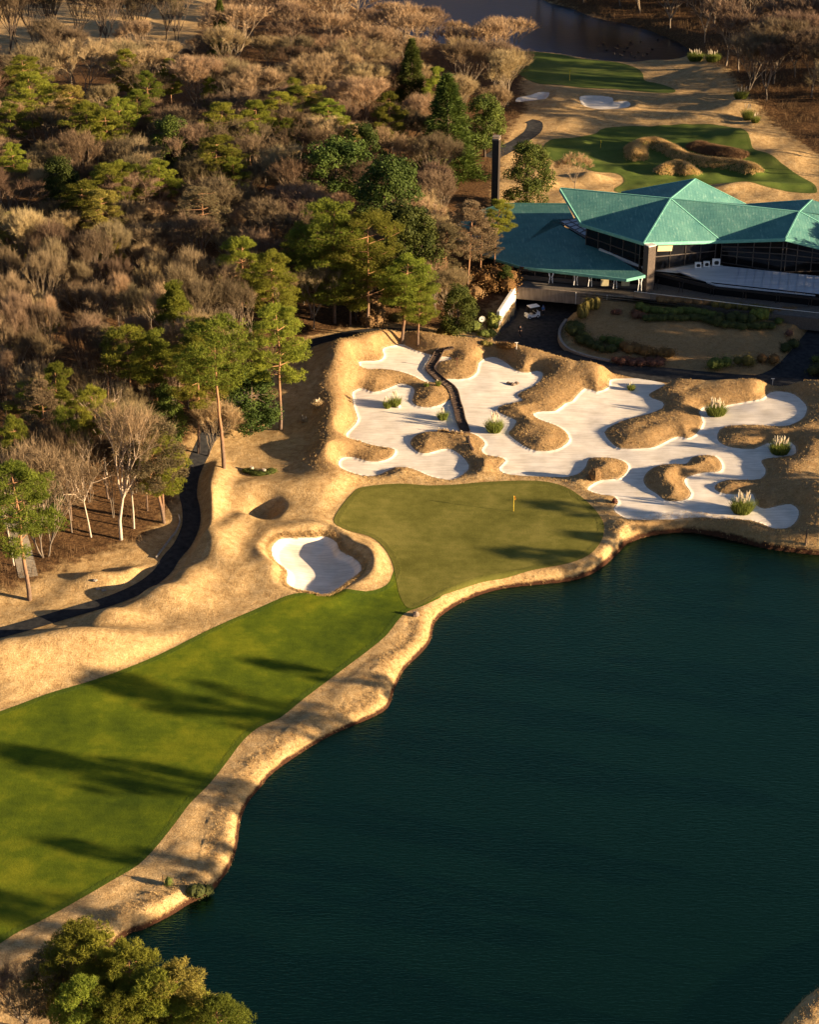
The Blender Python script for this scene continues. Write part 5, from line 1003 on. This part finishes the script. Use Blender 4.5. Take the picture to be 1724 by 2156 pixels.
# ------------------------------------------------------------------ flagsticks
M['yellow'] = simple('yellow_paint', (.75,.50,.04), (.85,.6,.06), 3, .5, .3, trans=.2); M['orangeflag'] = simple('orange_flag', (.75,.28,.03), (.85,.36,.05), 3, .7, .1); M['limeflag'] = simple('lime_flag', (.55,.62,.05), (.65,.7,.1), 3, .7, .1)
def flag(p, lb, fm, h_=2.3, r=.022):
    t = thing('flagstick', lb, 'flagstick', p, 'flagsticks on the greens'); MB().tube([p+[0,0,-.1], p+[0,0,h_]], r, 6).build('pole', 'yellow', t)
    nx = 7; v = []; 
    for i in range(nx):
        u = i/(nx-1); v += [[p[0]+u*.22, p[1]+.05*math.sin(u*5), p[2]+h_-.02-u*.26], [p[0]+u*.18, p[1]+.05*math.sin(u*5+.5), p[2]+h_-.48-u*.10]]
    v = np.array(v); MB().raw(np.concatenate([v, v+[0,.02,0]]), [[2*i, 2*i+1, 2*i+3, 2*i+2] for i in range(nx-1)]+[[14+2*i+2, 14+2*i+3, 14+2*i+1, 14+2*i] for i in range(nx-1)]).build('flag', fm, t)
    MB().tube([p+[0,0,.035], p+[0,0,.048]], .075, 12).build('hole_cup', 'black', t)
flag(G(1081,1077), 'yellow flagstick with orange flag on the near putting green', 'orangeflag', 2.25, .03); flag(G(*C2(527,388)), 'yellow flagstick with lime flag on the far green by the pond', 'limeflag', 2.5, .05); flag(G(*C2(676,712)), 'small flagstick on the turf left of the tall grass dune', 'limeflag', 1.6, .05)
# ------------------------------------------------------------------ stones, stumps, markers
M['rock'] = simple('brown_rock', (.12,.085,.06), (.26,.19,.14), 2, .9, .1, .6)
def rock(p, s_, lb, ct='rock', m='rock', nm='rock', group=None):
    mb = MB().ell([0,0,0], (1,1,1), 9, 6); v = mb.v[0]; 
    v *= (1+.28*vnoise(v[:,0]*3+p[0], v[:,1]*3+v[:,2]*2+p[1], 1.0, 4))[:,None]; v *= np.array(s_); v += p+[0,0,s_[2]*.4]; tag(mb.build(nm, m, None, origin=p), lb, ct, group)
rock(G(*C3(1300,376)), (.35,.25,.25), 'left rock of the little group in the upper sand', group='rocks in the upper sand'); rock(G(*C3(1328,385)), (.42,.3,.3), 'middle rock of the little group in the upper sand', group='rocks in the upper sand'); rock(G(*C3(1352,376)), (.36,.3,.28), 'right rock of the little group in the upper sand', group='rocks in the upper sand')
rock(G(*C3(592,525)), (.35,.3,.3), 'pale rock at the foot of the plumed clump in the upper left sand', m='palewall'); rock(G(875,1296), (.45,.3,.45), 'tan pointed stone on the lake bank beside the fairway')
for x, y, lb in ((530,990,'left pale stump inside the creeping shrub ring'), (556,995,'right pale stump inside the creeping shrub ring')): p = G(x, y); tag(MB().tube([p, p+[0,0,.55]], [.28,.24], 9).build('tree_stump', 'palebark', None, origin=p), lb, 'stump')
for x, y, lb in ((205,1240,'left stone in the sandy scar above the cart path'), (218,1243,'middle stone in the sandy scar above the cart path'), (200,1222,'upper stone in the sandy scar above the cart path')): rock(G(x, y), (.3,.22,.16), lb, m='stone')
def post(x, y, h_, lb, ct='post', tbar=0, f=vf, m='sleeper', r=.05, nm='marker_post'):
    p = G(*f(x, y)); mb = MB().tube([p+[0,0,-.1], p+[0,0,h_]], r, 6)
    if tbar: mb.box(p+[0,0,h_-.06], (tbar, .06, .12))
    tag(mb.build(nm, m, None, origin=p), lb, ct)
post(*C3(968,262), 1.3, 'rusty T-shaped post on the mound beside the walkway top', tbar=.5, m='h_red'); post(343,1858, .9, 'thin dark post left of the round clipped bush', r=.045)
post(*C3(1350,152), 1.1, 'short post with crossbar at the corner of the drive', tbar=.5, m='palewall'); post(*C4(1418,395), 1.2, 'wooden marker with crossbar on the ridge by the road', tbar=.5, m='palewall'); post(*C4(1632,1465), 2.2, 'dark leaning stake at the lake edge on the right', r=.09)
# round white sign
p = G(*C1(107,1020)); t = thing('round_sign', 'round white sign with small centre mark among the shrubs', 'sign', p); MB().tube([p, p+[0,.1,1.0]], .05, 6).build('post', 'darkwall', t); MB().tube([p+[0,-.02,1.35], p+[0,.05,1.35]], .48, 24).build('disc', 'white', t)
MB().tube([p+[0,-.05,1.35], p+[0,-.03,1.35]], .09, 12).build('centre_mark', 'mullion', t); a = np.arange(25)*2*math.pi/24; MB().tube([[p[0]+math.cos(q)*.46, p[1]-.03, p[2]+1.35+math.sin(q)*.46] for q in a], .03, 5).build('rim', 'cream', t)
# wooden edging where the path cuts into the bank
kb = smooth([G(x, y) for x, y in [(378,1085),(380,1100),(372,1120),(360,1135),(345,1155),(330,1175)]], 4, False); mb = MB()
for a, b_ in zip(kb[:-1], kb[1:]): mb.beam(a+[-.1,0,.08], b_+[-.1,0,.08], .15, .3)
tag(mb.build('kerb', 'stone', None, origin=kb[0]), 'low pale kerb on the wood side of the cart path bend', 'kerb')
# ------------------------------------------------------------------ golf cart
cpz = V(*C6(362,826), 1.28); cr = R(205)
def cl(x, y, z): return cpz+np.array([x*math.cos(cr)-y*math.sin(cr), x*math.sin(cr)+y*math.cos(cr), z])
cart = thing('golf_cart', 'white golf cart with flat roof parked in the dark tunnel', 'golf cart', cpz)
MB().box(cl(0,0,.42), (2.2,1.15,.35), rz=cr).box(cl(.85,0,.68), (.5,1.1,.3), rz=cr).box(cl(-.75,0,.72), (.7,1.1,.4), rz=cr).build('body', 'white', cart)
MB().box(cl(-.15,0,1.92), (1.7,1.2,.08), rz=cr).box(cl(-.15,0,1.98), (1.5,1.0,.05), rz=cr).build('roof', 'white', cart)
mb = MB(); [mb.beam(cl(x, y, .7), cl(x*.9, y, 1.9), .05, .05, up=(0,1,0)) for x in (-.85,.8) for y in (-.52,.52)]; mb.build('roof_support', 'black', cart)
MB().box(cl(-.25,0,.8), (.5,1.0,.14), rz=cr).box(cl(-.5,0,1.05), (.12,1.0,.45), rz=cr).build('seat', 'black', cart)
MB().raw([cl(.82,-.5,.85), cl(.82,.5,.85), cl(.74,.5,1.8), cl(.74,-.5,1.8)], [[0,1,2,3]]).build('windscreen', 'glass', cart)
for x in (.72,-.7):
    for y in (-.55,.55): wq = MB().tube([cl(x, y-.08, .25), cl(x, y+.08, .25)], .25, 14).build('wheel', 'black', cart); MB().tube([cl(x, y-.095, .25), cl(x, y+.095, .25)], .12, 10).build('rim', 'white', wq)
for y in (-.4,.4): MB().ell(cl(1.11, y, .6), (.06,.08,.08), 8, 5).build('headlight', 'cream', cart)
# golf bags beside the blue-clad person are left in the dark
# ------------------------------------------------------------------ people
M['skin'] = simple('skin', (.42,.25,.17), (.46,.28,.19), 3, .6, .3); M['darkcloth'] = simple('dark_cloth', (.012,.012,.016), (.03,.03,.035), 6, .85, .1); M['hair'] = simple('hair', (.01,.008,.007), (.02,.015,.012), 8, .6, .3)
def skinned(name, verts, edges, rad, m, parent, sub=2):
    me = bpy.data.meshes.new(name); me.from_pydata([tuple(v) for v in verts], edges, []); me.update(); o = bpy.data.objects.new(name, me); link(o)
    sk = o.modifiers.new('s', 'SKIN'); ly = me.skin_vertices[0] if len(me.skin_vertices) else None
    if ly is None:
        bpy.context.view_layer.objects.active = o; o.select_set(True); bpy.ops.mesh.customdata_skin_add(); ly = me.skin_vertices[0]
    for i, r in enumerate(rad): ly.data[i].radius = (r, r) if np.isscalar(r) else r; ly.data[i].use_root = (i == 0)
    o.modifiers.new('d', 'SUBSURF').levels = sub; dg = bpy.context.evaluated_depsgraph_get(); m2 = bpy.data.meshes.new_from_object(o.evaluated_get(dg)); bpy.data.objects.remove(o); m2.materials.clear(); m2.materials.append(M[m]); m2.name = name
    m2.polygons.foreach_set('use_smooth', np.ones(len(m2.polygons), bool)); return add(name, m2, parent)
def person(p, rz, top, bottom, lb, cap=False, stride=.18):
    e = thing('person', lb, 'person', p); e.rotation_euler = (0, 0, rz)
    J = dict(pel=(0,0,.93), wa=(0,.01,1.08), ch=(0,.01,1.30), nk=(0,0,1.48), hd=(0,-.02,1.60), ht=(0,-.01,1.70))
    vs = [J[k] for k in ('pel','wa','ch','nk','hd','ht')]; rd = [(.14,.10),(.13,.095),(.16,.11),.055,(.075,.09),(.05,.06)]; ed = [(0,1),(1,2),(2,3),(3,4),(4,5)]
    for s_ in (-1, 1):
        k = len(vs); st = stride*s_; vs += [(s_*.09,0,.88),(s_*.10,-st*.6-.02,.50),(s_*.10,-st+.02,.09),(s_*.11,-st-.12,.04)]; rd += [.085,.06,.042,.035]; ed += [(0,k),(k,k+1),(k+1,k+2),(k+2,k+3)]
        k = len(vs); vs += [(s_*.19,.01,1.40),(s_*.23,st*.4,1.14),(s_*.20,st*.5-.14,.96),(s_*.19,st*.5-.2,.92)]; rd += [.055,.042,.03,.026]; ed += [(2,k),(k,k+1),(k+1,k+2),(k+2,k+3)]
        b = len(vs)-1
        for j, (dx, dy, dz) in enumerate([(-.03,-.07,-.02),(-.012,-.085,-.02),(.006,-.085,-.025),(.024,-.07,-.03),(-.05*s_,-.02,-.03)]): vs.append((vs[b][0]+dx, vs[b][1]+dy, vs[b][2]+dz)); rd.append(.009); ed.append((b, len(vs)-1))
    body = skinned('body', vs, ed, rd, 'skin', e)
    js = [J['wa'], (0,.01,.94), J['ch'], (0,0,1.43)]; jr = [(.15,.12),(.16,.125),(.18,.13),(.09,.08)]; je = [(0,1),(0,2),(2,3)]
    for s_ in (-1, 1): st = stride*s_; k = len(js); js += [(s_*.19,.01,1.40),(s_*.23,st*.4,1.14),(s_*.205,st*.5-.12,.98)]; jr += [.075,.06,.045]; je += [(2,k),(k,k+1),(k+1,k+2)]
    skinned('jacket', js, je, jr, top, e)
    ts = [(0,0,.98),(0,0,.90)]; tr = [(.15,.12),(.15,.115)]; te = [(0,1)]
    for s_ in (-1, 1): st = stride*s_; k = len(ts); ts += [(s_*.09,0,.84),(s_*.10,-st*.6-.02,.50),(s_*.10,-st+.02,.10)]; tr += [.105,.08,.062]; te += [(1,k),(k,k+1),(k+1,k+2)]
    skinned('trousers', ts, te, tr, bottom, e)
    def loc(nm, mb_, m): o = mb_; me = mesh_np(nm, np.concatenate(o.v), [np.concatenate(o.f[k]) for k in (3,4) if o.f[k]], m, True); add(nm, me, e)
    loc('hair', MB().ell((0,.012,1.665), (.092,.105,.085), 12, 8), 'hair' if not cap else 'blue'); loc('face_features', MB().ell((-.03,-.108,1.62), (.012,.008,.008), 6, 4).ell((.03,-.108,1.62), (.012,.008,.008), 6, 4).ell((0,-.118,1.60), (.012,.015,.02), 6, 4).ell((0,-.108,1.565), (.022,.008,.006), 6, 4), 'skin')
    for s_ in (-1, 1): loc('shoe', MB().ell((s_*.105, -stride*s_-.05, .04), (.05,.14,.05), 8, 5), 'black')
person(V(*C1(290,1062), 1.24), R(-15), 'darkcloth', 'darkcloth', 'person in black walking on the drive outside the tunnel'); person(V(*C6(455,808), 1.28), R(30), 'blue', 'darkcloth', 'person in a blue top standing beside the golf cart', True, .05)
# ------------------------------------------------------------------ ducks on the pond
dk = thing('duck', 'small dark duck floating on the blue pond', 'duck', (0,0,0), 'ducks on the pond'); MB().ell((0,0,.08), (.26,.13,.11), 9, 6).tube([(.2,0,.1),(.27,0,.24),(.3,0,.3)], [.05,.04,.05], 6).ell((.31,0,.32), (.07,.05,.055), 7, 5).build('body', 'darkwall', dk, smooth_=True); MB().tube([(.36,0,.31),(.45,0,.295)], [.025,.012], 5).build('beak', 'cream', dk)
first = True
for x, y in [(665,225),(690,214),(705,245),(742,262),(752,236),(775,268),(790,250),(805,232),(820,262),(840,278),(858,255),(877,270),(900,262),(925,240),(868,205),(820,205),(950,195),(760,222)]:
    e = dk if first else dk.copy()
    if not first:
        link(e)
        for c_ in [o for o in dk.children]: q = c_.copy(); link(q); q.parent = e
    first = False; p = V(*C2(x, y), 1.4); e.location = p; e.rotation_euler = (0, 0, rngH.uniform(0, 6.28)); e.scale = (1.2, 1.2, 1.2)
